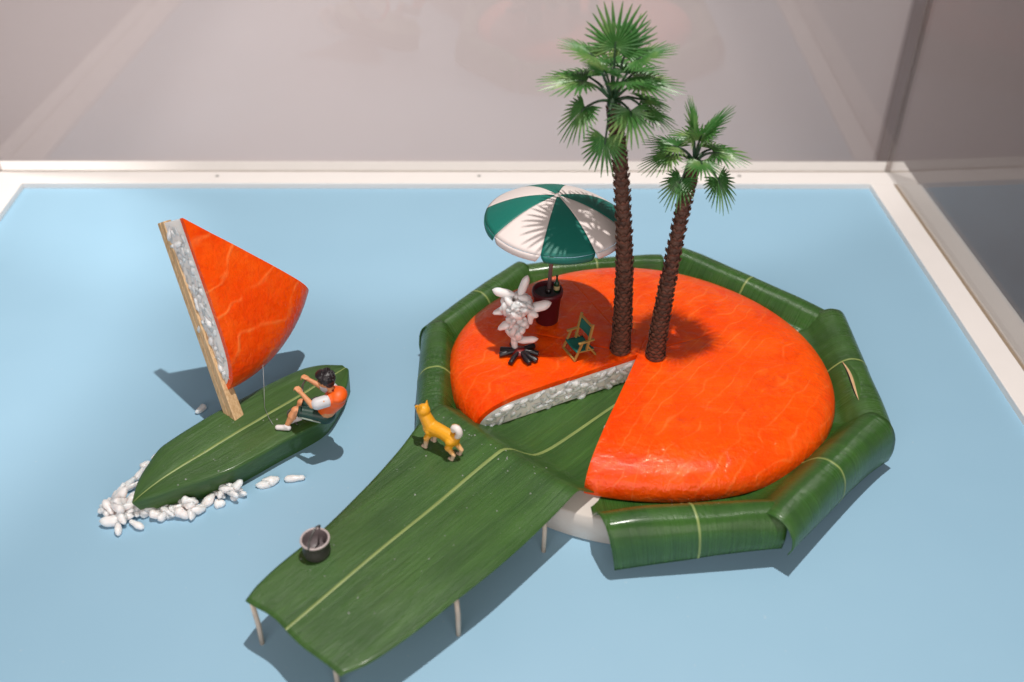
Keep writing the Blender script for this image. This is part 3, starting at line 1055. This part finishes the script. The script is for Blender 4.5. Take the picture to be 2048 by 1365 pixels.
for s0_, s1_, s2_ in ((nsh, nel, nha), (fsh, fel, fha)):
    bd.capsule(ch.lerp(s0_, 0.5), s0_, 0.24, 0.20)
    bd.capsule(s0_, s1_, 0.17, 0.135)
    wr = s1_.lerp(s2_, 0.80)
    bd.capsule(s1_, wr, 0.135, 0.085)
    fd = (s2_ - s1_).normalized()
    side = fd.cross(V(0, 0, 1)).normalized()
    pu = side.cross(fd)
    pm = wr + fd * 0.14
    bd.capsule(wr, pm, 0.085, 0.10)
    for k in range(4):                              # four fingers closing down round the bar
        of = side * (k - 1.5) * 0.062
        ln = (0.12, 0.14, 0.13, 0.10)[k]
        k0 = pm + of + fd * 0.07 + pu * 0.03
        k1 = k0 + fd * ln - pu * 0.02
        k2 = k1 - pu * 0.13 - fd * 0.01
        bd.capsule(k0 - fd * 0.06, k1, 0.036, 0.032, 8)
        bd.capsule(k1, k2, 0.032, 0.027, 8)
    th0 = pm - fd * 0.04 + side * 0.09
    bd.capsule(th0, th0 + fd * 0.10 + side * 0.05 - pu * 0.06, 0.038, 0.033, 8)
    bd.capsule(th0 + fd * 0.10 + side * 0.05 - pu * 0.06, th0 + fd * 0.20 - pu * 0.10, 0.033, 0.028, 8)
for h_, k_, a2 in ((hip + V(0, -0.17, 0), kn, an), (hip + V(0, 0.17, 0), kn2, an2)):
    bd.capsule(h_, k_, 0.27, 0.185)
    bd.capsule(k_, k_.lerp(a2, 0.35), 0.175, 0.185)
    bd.capsule(k_.lerp(a2, 0.35), a2, 0.18, 0.085)
    bd.capsule(a2, a2 + V(-0.12, 0, -0.1), 0.09, 0.09)
remesh(bd.build("body", 'skin', pr), 0.018, 2)
vb = MB()                                            # life vest
vb.capsule(hip + V(0.10, -0.02, 0.32), ch, 0.405, 0.435, 18)
vb.capsule(ch, ch.lerp(nsh, 0.42) + V(0.05, 0, 0.04), 0.42, 0.30, 16)
vb.capsule(ch, ch.lerp(fsh, 0.42) + V(0.05, 0, 0.04), 0.42, 0.30, 16)
vb.ellipsoid(ch + V(0.13, -0.02, 0.20), (0.38, 0.46, 0.30))
vest = remesh(vb.build("vest", 'vest', pr), 0.03, 4)
eb = MB().ellipsoid(ch + V(-0.03, -0.08, 0.50), (0.05, 0.065, 0.02))
eb.build("emblem", 'red_print', vest)
for s0_, s1_ in ((nsh, nel), (fsh, fel)):            # short white sleeves
    sb = MB().capsule(ch.lerp(s0_, 0.80), s0_.lerp(s1_, 0.55), 0.265, 0.25, 16)
    remesh(sb.build("sleeve", 'sleeve', pr), 0.03, 3)
sh = MB()
sh.capsule(hip + V(0.08, -0.05, 0.02), hip + V(0.06, 0.1, 0.12), 0.40, 0.40, 16)
for h_, k_ in ((hip + V(0, -0.17, 0), kn), (hip + V(0, 0.17, 0), kn2)):
    sh.capsule(h_, h_.lerp(k_, 0.80), 0.325, 0.255, 16)
shorts = remesh(sh.build("shorts", 'shorts', pr), 0.03, 3)
h_ = hip + V(0, -0.17, 0)
sp = [h_.lerp(kn, q) + V(0, -0.29 + 0.045 * q, -0.10 + 0.02 * q) for q in (0.1, 0.35, 0.6, 0.86)]
MB().tube(spline(sp, 14), 0.035, 8).build("stripe", 'stripe', shorts)
for a2, hd_ in ((an, V(-0.90, 0.10, -0.05)), (an2, V(-0.8, -0.5, 0))):
    d = hd_.normalized()
    fb_ = MB()
    z_ = 1.46
    c0 = V(a2.x, a2.y, z_)
    fb_.capsule(c0 - d * 0.08, c0 + d * 0.36, 0.125, 0.11, 14)
    fb_.capsule(c0 - d * 0.02 + V(0, 0, 0.07), c0 + d * 0.1, 0.12, 0.11, 14)
    remesh(fb_.build("shoe", 'shoe', pr), 0.025, 2)
hb = MB()
hb.ellipsoid(hd + V(0.06, -0.01, 0.10), (0.36, 0.335, 0.335))
hb.ellipsoid(hd + V(-0.12, 0.03, 0.22), (0.27, 0.30, 0.20))
hb.ellipsoid(hd + V(0.15, -0.02, -0.08), (0.22, 0.27, 0.25))
r3 = random.Random(12)
for k in range(46):                                  # tufts
    a = r3.uniform(0, 6.28)
    el = r3.uniform(0.0, 1.3)
    d = V(math.cos(a) * math.cos(el), math.sin(a) * math.cos(el), math.sin(el))
    if d.dot(hf) > 0.62:
        continue
    p0 = hd + V(0.05, 0, 0.10) + V(d.x * 0.30, d.y * 0.29, d.z * 0.30)
    sw = (d * 0.6 + V(0.55, -0.25, 0.25)).normalized()
    hb.capsule(p0, p0 + sw * r3.uniform(0.08, 0.2), 0.055, 0.012, 7)
remesh(hb.build("hair", 'hair', pr), 0.018, 1)
fc = MB()
for sg in (-1, 1):
    fc.ellipsoid(hd + hf * 0.275 + sd * sg * 0.105 + V(0, 0, 0.03), (0.025, 0.025, 0.03), n=8, m=6)
fc.build("eyes", 'black', pr)
mo = MB().ellipsoid(hd + hf * 0.30 + V(0, 0, -0.19), (0.02, 0.065, 0.015), n=8, m=6)
mo.build("mouth", 'red_print', pr)
# the control bar held in both hands
cb = MB().tube([nha + V(0.12, -0.24, -0.06) + V(0, 0.25, 0.02), (nha + fha) / 2 + V(-0.03, 0, -0.04), fha + V(-0.05, 0.06, -0.06)], 0.036, 8)
ob = cb.build("control_bar", 'wire', base=tuple((nha + fha) / 2))
tag(ob, "thin dark grey bar gripped in both hands of the sailor", "bar")

# ------------------------------------------------------------------ dog
dz = 2.26
dg = thing("dog", (-2.7, 28.2, dz), "yellow dog with curled white-tipped tail standing on the leaf pier", "dog")
t = NT("dog_paint")
v = t.coord()
sep = t.n("ShaderNodeSeparateXYZ"); t.l(v, sep.inputs[0])
pale = t.ramp(t.math('ADD', sep.outputs['Z'], t.math('MULTIPLY', t.noise(v, 5, 2), 0.3)), [(0.0, (1, 1, 1)), (0.42, (1, 1, 1)), (0.80, (0, 0, 0))])
col = t.mix(pale, (0.80, 0.36, 0.010), (0.68, 0.52, 0.40))
t.set(Base_Color=col, Roughness=0.48, Normal=t.bump(t.noise(v, 14, 3), 0.45, 0.0003))
M['dog'] = t.m
M['dog_white'] = plain("dog_white", (0.80, 0.72, 0.68), 0.5, 0.05, 5, 0.2)
ff = [V(-3.30, 28.44, dz), V(-2.98, 28.76, dz)]
hfv = [V(-2.26, 27.74, dz), V(-1.98, 28.02, dz)]
bx = (V(-3.14, 28.6, 0) - V(-2.12, 27.88, 0)).normalized()
bs = V(-bx.y, bx.x, 0)
shd = V(-3.08, 28.56, dz + 1.02)
rmp = V(-2.22, 27.95, dz + 1.00)
db_ = MB()
db_.ellipsoid(shd + V(0.08, -0.05, -0.06), (0.30, 0.28, 0.36))
db_.capsule(shd + V(0.02, 0, -0.02), shd.lerp(rmp, 0.55) + V(0, 0, 0.02), 0.32, 0.265, 14)
db_.capsule(shd.lerp(rmp, 0.5) + V(0, 0, 0.03), rmp + V(0, 0, -0.04), 0.26, 0.29, 14)
hdp = shd + bx * 0.30 + V(0, 0, 0.66)
db_.capsule(shd + bx * 0.06 + V(0, 0, 0.14), hdp + V(0, 0, -0.12), 0.29, 0.23, 14)
lk = (bx * 0.88 + bs * -0.15 + V(0, 0, 0.05)).normalized()
db_.ellipsoid(hdp, (0.27, 0.26, 0.255))
db_.capsule(hdp + lk * 0.16 + V(0, 0, -0.06), hdp + lk * 0.37 + V(0, 0, -0.09), 0.155, 0.085, 12)
hs = V(lk.y, -lk.x, 0).normalized()
for sg in (-1, 1):
    e0 = hdp + hs * sg * 0.15 + V(0, 0, 0.14) - lk * 0.02
    db_.capsule(e0, e0 + hs * sg * 0.04 + V(0, 0, 0.25), 0.105, 0.02, 8)
for k, f in enumerate(ff):
    el = f + V(0.07, -0.05, 0.58)
    db_.capsule(shd + bs * (0.15 if k else -0.15) + V(0.04, -0.04, -0.12), el, 0.17, 0.125, 10)
    db_.capsule(el, f + V(0, 0, 0.12), 0.12, 0.085, 10)
    db_.capsule(f + V(0, 0, 0.085), f + bx * 0.12 + V(0, 0, 0.075), 0.09, 0.075, 10)
for k, f in enumerate(hfv):
    hp = rmp + bs * (0.15 if k else -0.15) + V(0, 0, -0.08)
    knee = f + bx * 0.16 + V(0, 0, 0.60)
    hock = f - bx * 0.10 + V(0, 0, 0.36)
    db_.capsule(hp, knee, 0.21, 0.14, 10)
    db_.capsule(knee, hock, 0.13, 0.085, 10)
    db_.capsule(hock, f + V(0, 0, 0.10), 0.085, 0.075, 10)
    db_.capsule(f + V(0, 0, 0.08), f + bx * 0.11 + V(0, 0, 0.075), 0.085, 0.07, 10)
remesh(db_.build("body", 'dog', dg), 0.022, 3)
tl = MB()
tb = rmp - bx * 0.20 + V(0, 0, 0.14)
tpts = spline([tb, tb - bx * 0.14 + V(0, 0, 0.22), tb - bx * 0.06 + V(0.0, 0, 0.42), tb + bx * 0.10 + V(0, 0, 0.40), tb + bx * 0.13 + V(0, -0.02, 0.24)], 16)
tl.tube(tpts, [0.10 + 0.045 * math.sin(math.pi * i / 15) for i in range(16)], 12)
tail = tl.build("tail", 'dog_tail' if False else 'dog_white', dg)
tail["label"] = "white upper side of the curled tail"
ti = MB().tube([p + (V(0, 0, 0.0)) + bs * -0.03 + bx * 0.035 for p in tpts[:13]], [0.085 + 0.045 * math.sin(math.pi * i / 15) for i in range(13)], 12)
vm = NT("dog_yellow"); vm.set(Base_Color=(0.66, 0.27, 0.01), Roughness=0.5); M['dog_y'] = vm.m
ti.build("tail_underside", 'dog_y', dg)
mz = MB().capsule(hdp + lk * 0.27 + V(0, 0, -0.105), hdp + lk * 0.385 + V(0, 0, -0.11), 0.115, 0.08, 12)
mz.build("muzzle", 'dog_white', dg)
MB().ellipsoid(hdp + lk * 0.46 + V(0, 0, -0.07), (0.04, 0.04, 0.035), n=10, m=7).build("nose", 'black', dg)
for sg in (-1, 1):
    MB().ellipsoid(hdp + lk * 0.215 + hs * sg * 0.125 + V(0, 0, 0.04), (0.03, 0.03, 0.03), n=10, m=7).build("eye", 'black', dg)

# ------------------------------------------------------------------ bucket
bk = thing("bucket", (-6.65, 23.25, 2.23), "small dark metal bucket with pale rim near the end of the pier", "bucket")
bc = V(-6.65, 23.25, 2.23)
MB().lathe(bc, [(0.0, 0.0), (0.36, 0.0), (0.44, 0.05), (0.475, 0.18), (0.46, 0.34), (0.42, 0.46), (0.43, 0.60), (0.455, 0.70)], 40).build("pail", 'metal_dark', bk)
MB().lathe(bc, [(0.435, 0.71), (0.46, 0.68), (0.50, 0.71), (0.51, 0.745), (0.495, 0.775), (0.455, 0.78), (0.43, 0.755), (0.435, 0.71)], 40).build("rim", 'metal_rim', bk)
MB().lathe(bc, [(0.435, 0.765), (0.40, 0.5), (0.37, 0.22), (0.0, 0.20)], 40).build("lining", 'metal_in', bk)
MB().tube(spline([bc + V(-0.14, -0.49, 0.70), bc + V(-0.10, -0.34, 1.0), bc + V(0.05, 0.06, 1.18), bc + V(0.16, 0.25, 1.12), bc + V(0.12, 0.36, 0.92), bc + V(0.08, 0.47, 0.72)], 26), 0.036, 8).build("handle", 'wire', bk)

# ------------------------------------------------------------------ parasol in its pot
px0, py0 = 1.53, 36.15
pz = disc_z(px0, py0) - 0.02
pot = thing("plant_pot", (px0, py0, pz), "dark maroon pot on the salmon holding the parasol pole", "pot")
pc = V(px0, py0, pz)
MB().lathe(pc, [(0.0, 0.0), (0.45, 0.0), (0.49, 0.04), (0.60, 1.38), (0.66, 1.40), (0.68, 1.55), (0.66, 1.66), (0.60, 1.67), (0.57, 1.60), (0.555, 1.30)], 48).build("wall", 'maroon', pot)
MB().lathe(pc, [(0.565, 1.46), (0.35, 1.475), (0.12, 1.49), (0.0, 1.49)], 48).build("sand", 'soil', pot)
up_ = V(0.054, 0.0, 1).normalized()
p0, pt_ = pc + V(0.04, 0, 1.40), V(1.83, 36.13, 8.93)
um = thing("parasol", p0, "teal and white striped beach parasol standing in the maroon pot", "parasol")
MB().tube([p0, p0.lerp(pt_, 0.5), pt_ - up_ * 0.05], [0.085, 0.085, 0.07], 14).build("pole", 'pole', um)
MB().lathe(p0 + V(0, 0, 0.05), [(0.14, 0), (0.14, 0.22), (0.09, 0.26)], 16).build("socket", 'black', um)
zq = up_
xq = V(1, 0, 0) - zq * zq.x
xq.normalize()
yq = zq.cross(xq)
UM3 = Matrix((xq, yq, zq)).transposed()
UR, UH = 2.86, 1.12


def canopy(rn, az, dz_=0.0):
    z = -UH * (0.35 * rn + 0.65 * rn ** 2.3)
    return pt_ + UM3 @ V(rn * UR * math.cos(R_(az)), rn * UR * math.sin(R_(az)), z + dz_)


for k in range(8):
    a0 = -103.5 + 45 * k
    rows = []
    na = 14
    for i in range(22):
        rn = 0.02 + 0.98 * i / 21
        # the cloth sags a little between the ribs
        rows.append([canopy(rn, a0 + 45 * j / na, 0.0) for j in range(na + 1)])
    cp = MB().grid(rows)
    # hanging valance with cut corners, creased along the hem
    rows = []
    for dep, out_ in ((0.0, 0.0), (0.09, 0.02), (0.19, 0.02), (0.29, 0.0)):
        cut = 0.3 + 3.0 * (dep / 0.29) ** 1.5
        aa = R_(a0 + 22.5)
        rows.append([canopy(1.0, a0 + cut + (45 - 2 * cut) * j / na, -0.02 * math.sin(math.pi * j / na)) + UM3 @ V(out_ * math.cos(aa), out_ * math.sin(aa), -dep) for j in range(na + 1)])
    cp.grid(rows)
    cp.build("canopy_panel", 'teal' if k % 2 == 0 else 'white', um, thick=0.035)
for k in range(8):
    a0 = -103.5 + 45 * k
    MB().tube([canopy(rn, a0, -0.055) for rn in (0.03, 0.25, 0.5, 0.75, 0.98)], 0.02, 6).build("rib", 'white', um)
MB().lathe(pt_, [(0.14, -0.04), (0.13, 0.03), (0.06, 0.06), (0.05, 0.10), (0.0, 0.12)], 16, UM3).build("finial", 'white', um)

bt = V(1.93, 36.28, pz + 1.42)
bo = thing("wine_bottle", bt, "tiny dark green bottle standing in the sand of the pot", "bottle")
MB().lathe(bt, [(0.0, 0.0), (0.125, 0.0), (0.13, 0.02), (0.13, 0.42), (0.11, 0.50), (0.05, 0.60), (0.042, 0.80), (0.055, 0.81), (0.055, 0.86), (0.0, 0.865)], 18).build("glass", 'bottle', bo)
MB().lathe(bt, [(0.134, 0.16), (0.134, 0.36)], 18).build("label_band", 'label', bo)

# ------------------------------------------------------------------ folding chair
cw = V(0.44, -0.92, 0).normalized()           # along the seat's width, towards the near side
cf = V(-cw.y * -1, 0, 0)
cf = V(-0.92, -0.44, 0).normalized()          # forward
cc = V(2.86, 33.92, 0)
cz = disc_z(cc.x, cc.y) + 0.0
chx = thing("folding_chair", (cc.x, cc.y, cz), "small wooden folding armchair with teal cloth seat beside the tall palm", "chair")


def C_(a, f, z):
    p = cc + cw * a + cf * f
    return V(p.x, p.y, max(cz, disc_z(p.x, p.y) + 0.01) * (1 if z < 0.1 else 0) + (cz if z >= 0.1 else 0) + z)


WD = 0.50
for sg in (-1, 1):
    a = WD * sg
    MB().bar(C_(a, 0.52, 0.03), C_(a, 0.18, 0.84), 0.075, 0.075).build("front_leg", 'chair_wood', chx, smooth=False)
    MB().bar(C_(a, -0.48, 0.03), C_(a, -0.05, 0.66), 0.07, 0.07).build("rear_leg", 'chair_wood', chx, smooth=False)
    MB().bar(C_(a * 0.96, -0.05, 0.42), C_(a * 0.96, -0.30, 1.64), 0.095, 0.085).build("back_post", 'chair_wood', chx, smooth=False)
    MB().bar(C_(a * 1.04, 0.36, 0.87), C_(a * 1.04, -0.36, 0.90), 0.11, 0.07).build("armrest", 'chair_wood', chx, smooth=False, bevel=0.012)
    MB().bar(C_(a * 0.98, 0.42, 0.42), C_(a * 0.98, -0.38, 0.36), 0.055, 0.06).build("seat_rail", 'chair_wood', chx, smooth=False)
MB().bar(C_(-WD - .03, 0.52, 0.05), C_(WD + .03, 0.52, 0.05), 0.075, 0.075).build("front_stretcher", 'chair_wood', chx, smooth=False)
MB().bar(C_(-WD, -0.48, 0.05), C_(WD, -0.48, 0.05), 0.065, 0.065).build("rear_stretcher", 'chair_wood', chx, smooth=False)
MB().bar(C_(-WD, -0.275, 1.52), C_(WD, -0.275, 1.52), 0.06, 0.09).build("top_rail", 'chair_wood', chx, smooth=False)
rows = [[C_(-WD + 2 * WD * j / 8, 0.43 - 0.83 * i / 8, 0.47 - 0.07 * i / 8 - 0.06 * math.sin(math.pi * j / 8)) for j in range(9)] for i in range(9)]
MB().grid(rows).build("seat", 'chair_cloth', chx, thick=0.05)
rows = [[C_(-WD * .97 + 2 * WD * .97 * j / 8, -0.165 - 0.085 * i / 6 - 0.04 * math.sin(math.pi * j / 8), 0.95 + 0.46 * i / 6) for j in range(9)] for i in range(7)]
MB().grid(rows).build("backrest", 'chair_cloth', chx, thick=0.05)

# ------------------------------------------------------------------ camp fire and its rice smoke
fx, fy = 0.33, 33.72
fz = disc_z(fx, fy)
fire = thing("campfire", (fx, fy, fz), "little camp fire of glossy black charred logs on the salmon", "campfire")
for az, ln, tilt in ((-8, .78, .0), (-40, .92, .02), (-62, .88, .03), (-118, .86, .02), (190, .86, .05), (165, .84, .10), (120, .7, .05), (35, .74, .06)):
    d = V(math.cos(R_(az)), math.sin(R_(az)), 0)
    n_ = V(-d.y, d.x, 0)
    a0 = V(fx, fy, 0) + d * 0.18
    a1 = V(fx, fy, 0) + d * ln
    zA, zB = disc_z(a0.x, a0.y) + 0.22, disc_z(a1.x, a1.y) + 0.115 + tilt * 0.3
    mid_ = a0.lerp(a1, 0.6) + n_ * rng.uniform(-0.05, 0.05)
    L = MB().tube([V(a0.x, a0.y, zA), V(mid_.x, mid_.y, zA * .4 + zB * .6), V(a1.x, a1.y, zB), V(a1.x, a1.y, zB) + d * 0.012], [0.105, 0.13, 0.125, 0.09], 8, flat=rng.uniform(0.8, 1.0))
    L.build("log", 'char', fire, bevel=0.02)
MB().ellipsoid((fx, fy, fz + 0.16), (0.36, 0.34, 0.17)).build("ember_bed", 'ember', fire)

smk = thing("rice_smoke", (0.2, 34.0, fz + 0.3), "puff of white rice grains rising as smoke above the camp fire", "rice", None)
rr = random.Random(21)


def puff(c, n, rad, seed):
    for k in range(n):
        d = V(rr.gauss(0, 1), rr.gauss(0, 1), rr.gauss(0, 1)).normalized()
        p = Vector(c) + V(d.x * rad[0], d.y * rad[1], d.z * rad[2]) * rr.uniform(0.55, 1.0)
        tdir = d.cross(V(rr.gauss(0, 1), rr.gauss(0, 1), rr.gauss(0, 1))).normalized() + d * rr.gauss(0.15, 0.3)
        grain(p, tdir, smk, rr.uniform(0, 3), rr.uniform(0.92, 1.12), rr.randrange(6))


puff((0.15, 34.0, 5.05), 66, (0.54, 0.46, 0.52), 1)
puff((0.18, 34.0, 3.85), 26, (0.32, 0.3, 0.42), 2)
puff((0.15, 34.0, 4.4), 10, (0.3, 0.3, 0.3), 3)
for p, d, sc_ in (((0.45, 34.0, 5.95), (0.35, 0.1, 1), 1.25), ((1.10, 34.0, 5.02), (1, 0, 0.28), 1.25), ((0.86, 33.8, 4.72), (0.8, -.3, -0.2), 1.1),
                  ((-0.33, 34.0, 5.68), (-1, 0, 0.25), 1.1), ((-0.45, 34.0, 4.72), (-1, 0, -0.3), 1.0), ((-0.25, 34.0, 4.0), (-1, -.2, -0.45), 1.1),
                  ((0.62, 33.8, 3.40), (1, -0.2, 0.28), 1.15), ((0.12, 33.85, 3.15), (0.1, 0, -1), 1.0), ((0.55, 34.0, 4.15), (0.2, 0, -1), 1.05), ((0.78, 34.05, 4.4), (-.1, .1, -1), 1.1)):
    grain(p, d, smk, rr.uniform(0, 3), sc_, rr.randrange(6))

# ------------------------------------------------------------------ palms
def trunk(parent, pts, r0, r1, rows_n, seed):
    rr = random.Random(seed)
    cur = spline(pts, 60)
    L = sum((cur[i + 1] - cur[i]).length for i in range(59))
    mb = MB().tube(cur, [r0 + (r1 - r0) * min(1, (i / 59) * 1.0) + (0.05 * math.exp(-i / 4)) for i in range(60)], 16)
    for k in range(rows_n):
        q = (k + 0.3) / rows_n
        f = q * 59
        i = min(58, int(f))
        c = cur[i].lerp(cur[i + 1], f - i)
        ax = (cur[i + 1] - cur[i]).normalized()
        rad = r0 + (r1 - r0) * q + 0.05 * math.exp(-f / 4)
        x = ax.orthogonal().normalized()
        y = ax.cross(x)
        n = 9
        hgt = L / rows_n
        small = 0.55 if q < 0.12 else 1.0
        for j in range(n):
            a = 2 * math.pi * (j + 0.5 * (k % 2)) / n + rr.uniform(-0.07, 0.07)
            d = x * math.cos(a) + y * math.sin(a)
            tg = ax.cross(d)
            hw = rad * math.pi / n * 1.12
            o_ = rr.uniform(0.055, 0.085) * small
            # a boot: wide at the bottom, its upper lip standing out from the trunk
            b0, b1 = c + d * rad * 0.94 - tg * hw, c + d * rad * 0.94 + tg * hw
            m0, m1 = c + d * (rad + o_ * 0.7) - tg * hw * 0.95 + ax * hgt * 0.55, c + d * (rad + o_ * 0.7) + tg * hw * 0.95 + ax * hgt * 0.55
            tp_ = c + d * (rad + o_ * 1.35) + ax * hgt * rr.uniform(0.95, 1.15)
            mc = c + d * (rad + o_ * 1.25) + ax * hgt * 0.5
            ib = c + d * rad * 0.9 + ax * hgt * 0.75
            mb.add([b0, b1, m1, tp_, m0, mc, ib], [(0, 1, 5), (1, 2, 5), (2, 3, 5), (3, 4, 5), (4, 0, 5), (2, 6, 3), (3, 6, 4)])
    return mb.build("trunk", 'bark', parent, smooth=False)


def frond(parent, hub, off, axis, Lf, seed, spread=118, up=(0, 0, 1), droop=0.25, n=23):
    rr = random.Random(seed)
    Lf *= 0.90 if off[2] > 0.3 else 0.80
    base = hub + Vector(off)
    ax = Vector(axis).normalized()
    # petiole arches from the hub to the fan's base
    mid_ = hub.lerp(base, 0.5) + V(0, 0, 0.12 * (1 if off[2] > -0.3 else 2.5))
    pm = MB().tube(spline([hub + Vector(off) * 0.04, mid_, base, base + ax * 0.25], 10), [0.065, 0.06, 0.055, 0.05, 0.045, 0.042, 0.04, 0.038, 0.034, 0.02], 7)
    upv = Vector(up)
    side = ax.cross(upv)
    if side.length < 0.25:
        side = ax.cross(V(0, -1, 0.3))
    side.normalize()
    nrm = side.cross(ax).normalized()
    fan = MB()
    th_step = 2 * spread / (n - 1)
    for k in range(n):
        th = R_(-spread + th_step * k + rr.uniform(-2, 2))
        c = math.cos(th)
        Lk = Lf * (0.62 + 0.38 * max(0, c) + 0.05 * rr.uniform(-1, 1)) * (1 if c > 0 else 1 + 0.12 * c)
        d = ax * math.cos(th) + side * math.sin(th)
        lat = nrm.cross(d).normalized()
        hwm = math.tan(R_(th_step / 2)) * Lf * 0.42
        cl, cr = [], []
        drp = droop * rr.uniform(0.7, 1.3)
        prof = [(0.0, 0.014), (0.22, hwm * 0.60), (0.45, hwm * 1.12), (0.64, hwm * 0.86), (0.84, hwm * 0.58), (1.0, 0.01)]
        rows = []
        for q, hw in prof:
            ctr = base + d * Lk * q + nrm * (0.10 * Lf * math.sin(min(1, q * 2) * math.pi / 2) * 0.5) - nrm * (drp * Lk * max(0, q - 0.3) ** 2) - V(0, 0, drp * 0.5 * Lk * q * q)
            fold = nrm * hw * 0.45
            rows.append([ctr - lat * hw - fold, ctr + fold * 0.4, ctr + lat * hw - fold])
        fan.grid(rows)
    f = fan.build("frond", 'frond', parent, smooth=False)
    pm.build("petiole", 'petiole', f)
    return f


P1 = [(4.57, 33.97, disc_z(4.57, 33.97) - 0.05), (4.56, 33.98, 4.8), (4.42, 34.0, 7.7), (4.02, 34.0, 11.45), (3.62, 34.0, 13.7)]
palm1 = thing("palm_tree", P1[0], "tall palm tree with fan leaves, the taller of the two", "palm tree", "palm trees at the middle of the salmon")
trunk(palm1, P1, 0.36, 0.185, 46, 1)
hub1 = V(3.58, 34.0, 13.95)
MB().ellipsoid(hub1 + V(0, 0, -0.1), (0.2, 0.2, 0.3)).build("heart", 'petiole', palm1)
F1 = [((0.0, 0.3, 1.85), (0.12, 0.15, 1), 1.85), ((-0.75, 0.1, 1.6), (-1, 0.1, 0.38), 1.6), ((-1.1, -0.05, 0.75), (-1, -0.15, -0.05), 1.9),
      ((-1.0, -0.4, -0.1), (-0.6, -0.35, -0.85), 1.75), ((-0.25, -0.9, -1.05), (-0.1, -0.25, -0.95), 1.6), ((0.55, -0.9, 0.0), (0.05, -0.75, -0.65), 1.6),
      ((0.75, 0.0, 1.5), (1, -0.15, 0.38), 1.75), ((0.9, -0.25, 0.75), (1, -0.25, -0.05), 1.8), ((1.1, 0.3, -0.1), (1, 0.2, -0.25), 1.45),
      ((1.25, -0.2, -0.35), (1, -0.25, -0.40), 1.5), ((0.0, 1.2, 0.8), (0, 1, 0.1), 1.6), ((-0.8, 0.9, 0.5), (-0.7, 0.8, -0.05), 1.6),
      ((0.75, 0.9, 0.6), (0.7, 0.8, 0.0), 1.6), ((0.40, 0.45, 1.6), (0.4, 0.5, 0.85), 1.6), ((-0.35, -0.55, 1.25), (-0.35, -0.6, 0.65), 1.35), ((0.35, -0.6, 0.95), (0.5, -0.8, 0.2), 1.4)]
for k, (off, ax, Lf) in enumerate(F1):
    frond(palm1, hub1, off, ax, Lf, 100 + k, droop=0.07 if off[2] > 0.5 else 0.13)

P2 = [(6.0, 33.56, disc_z(6.0, 33.56) - 0.05), (6.08, 33.62, 4.4), (6.28, 33.8, 6.9), (6.59, 34.1, 9.87), (6.78, 34.2, 11.25)]
palm2 = thing("palm_tree", P2[0], "shorter palm tree leaning to the right, beside the taller palm", "palm tree", "palm trees at the middle of the salmon")
trunk(palm2, P2, 0.34, 0.18, 40, 2)
hub2 = V(6.80, 34.2, 11.45)
MB().ellipsoid(hub2 + V(0, 0, -0.1), (0.2, 0.2, 0.3)).build("heart", 'petiole', palm2)
F2 = [((-0.15, 0.1, 1.15), (-0.28, 0.1, 1), 1.55), ((0.35, 0.0, 1.15), (0.62, -0.1, 0.75), 1.55), ((0.05, -0.25, 1.0), (0.1, -0.5, 0.9), 1.3), ((-0.75, 0.0, 0.6), (-1, 0.1, 0.12), 1.4),
      ((-0.95, -0.2, 0.35), (-1, -0.2, -0.42), 1.45), ((-0.5, -0.55, -0.45), (-0.45, -0.35, -0.8), 1.5), ((0.75, -0.1, 0.4), (1, -0.15, -0.08), 1.5),
      ((0.85, -0.45, -0.5), (0.38, -0.4, -0.85), 1.6), ((0.0, 0.9, 0.45), (0, 1, 0), 1.4), ((0.7, 0.6, 0.2), (0.8, 0.6, -0.1), 1.3), ((-0.6, 0.7, 0.2), (-0.7, 0.7, -0.1), 1.3),
      ((0.1, -0.75, 0.35), (0.05, -0.9, -0.1), 1.2)]
for k, (off, ax, Lf) in enumerate(F2):
    frond(palm2, hub2, off, ax, Lf, 200 + k, droop=0.08 if off[2] > 0.5 else 0.14)

for o in scene.objects:
    if "_o" in o:
        del o["_o"]
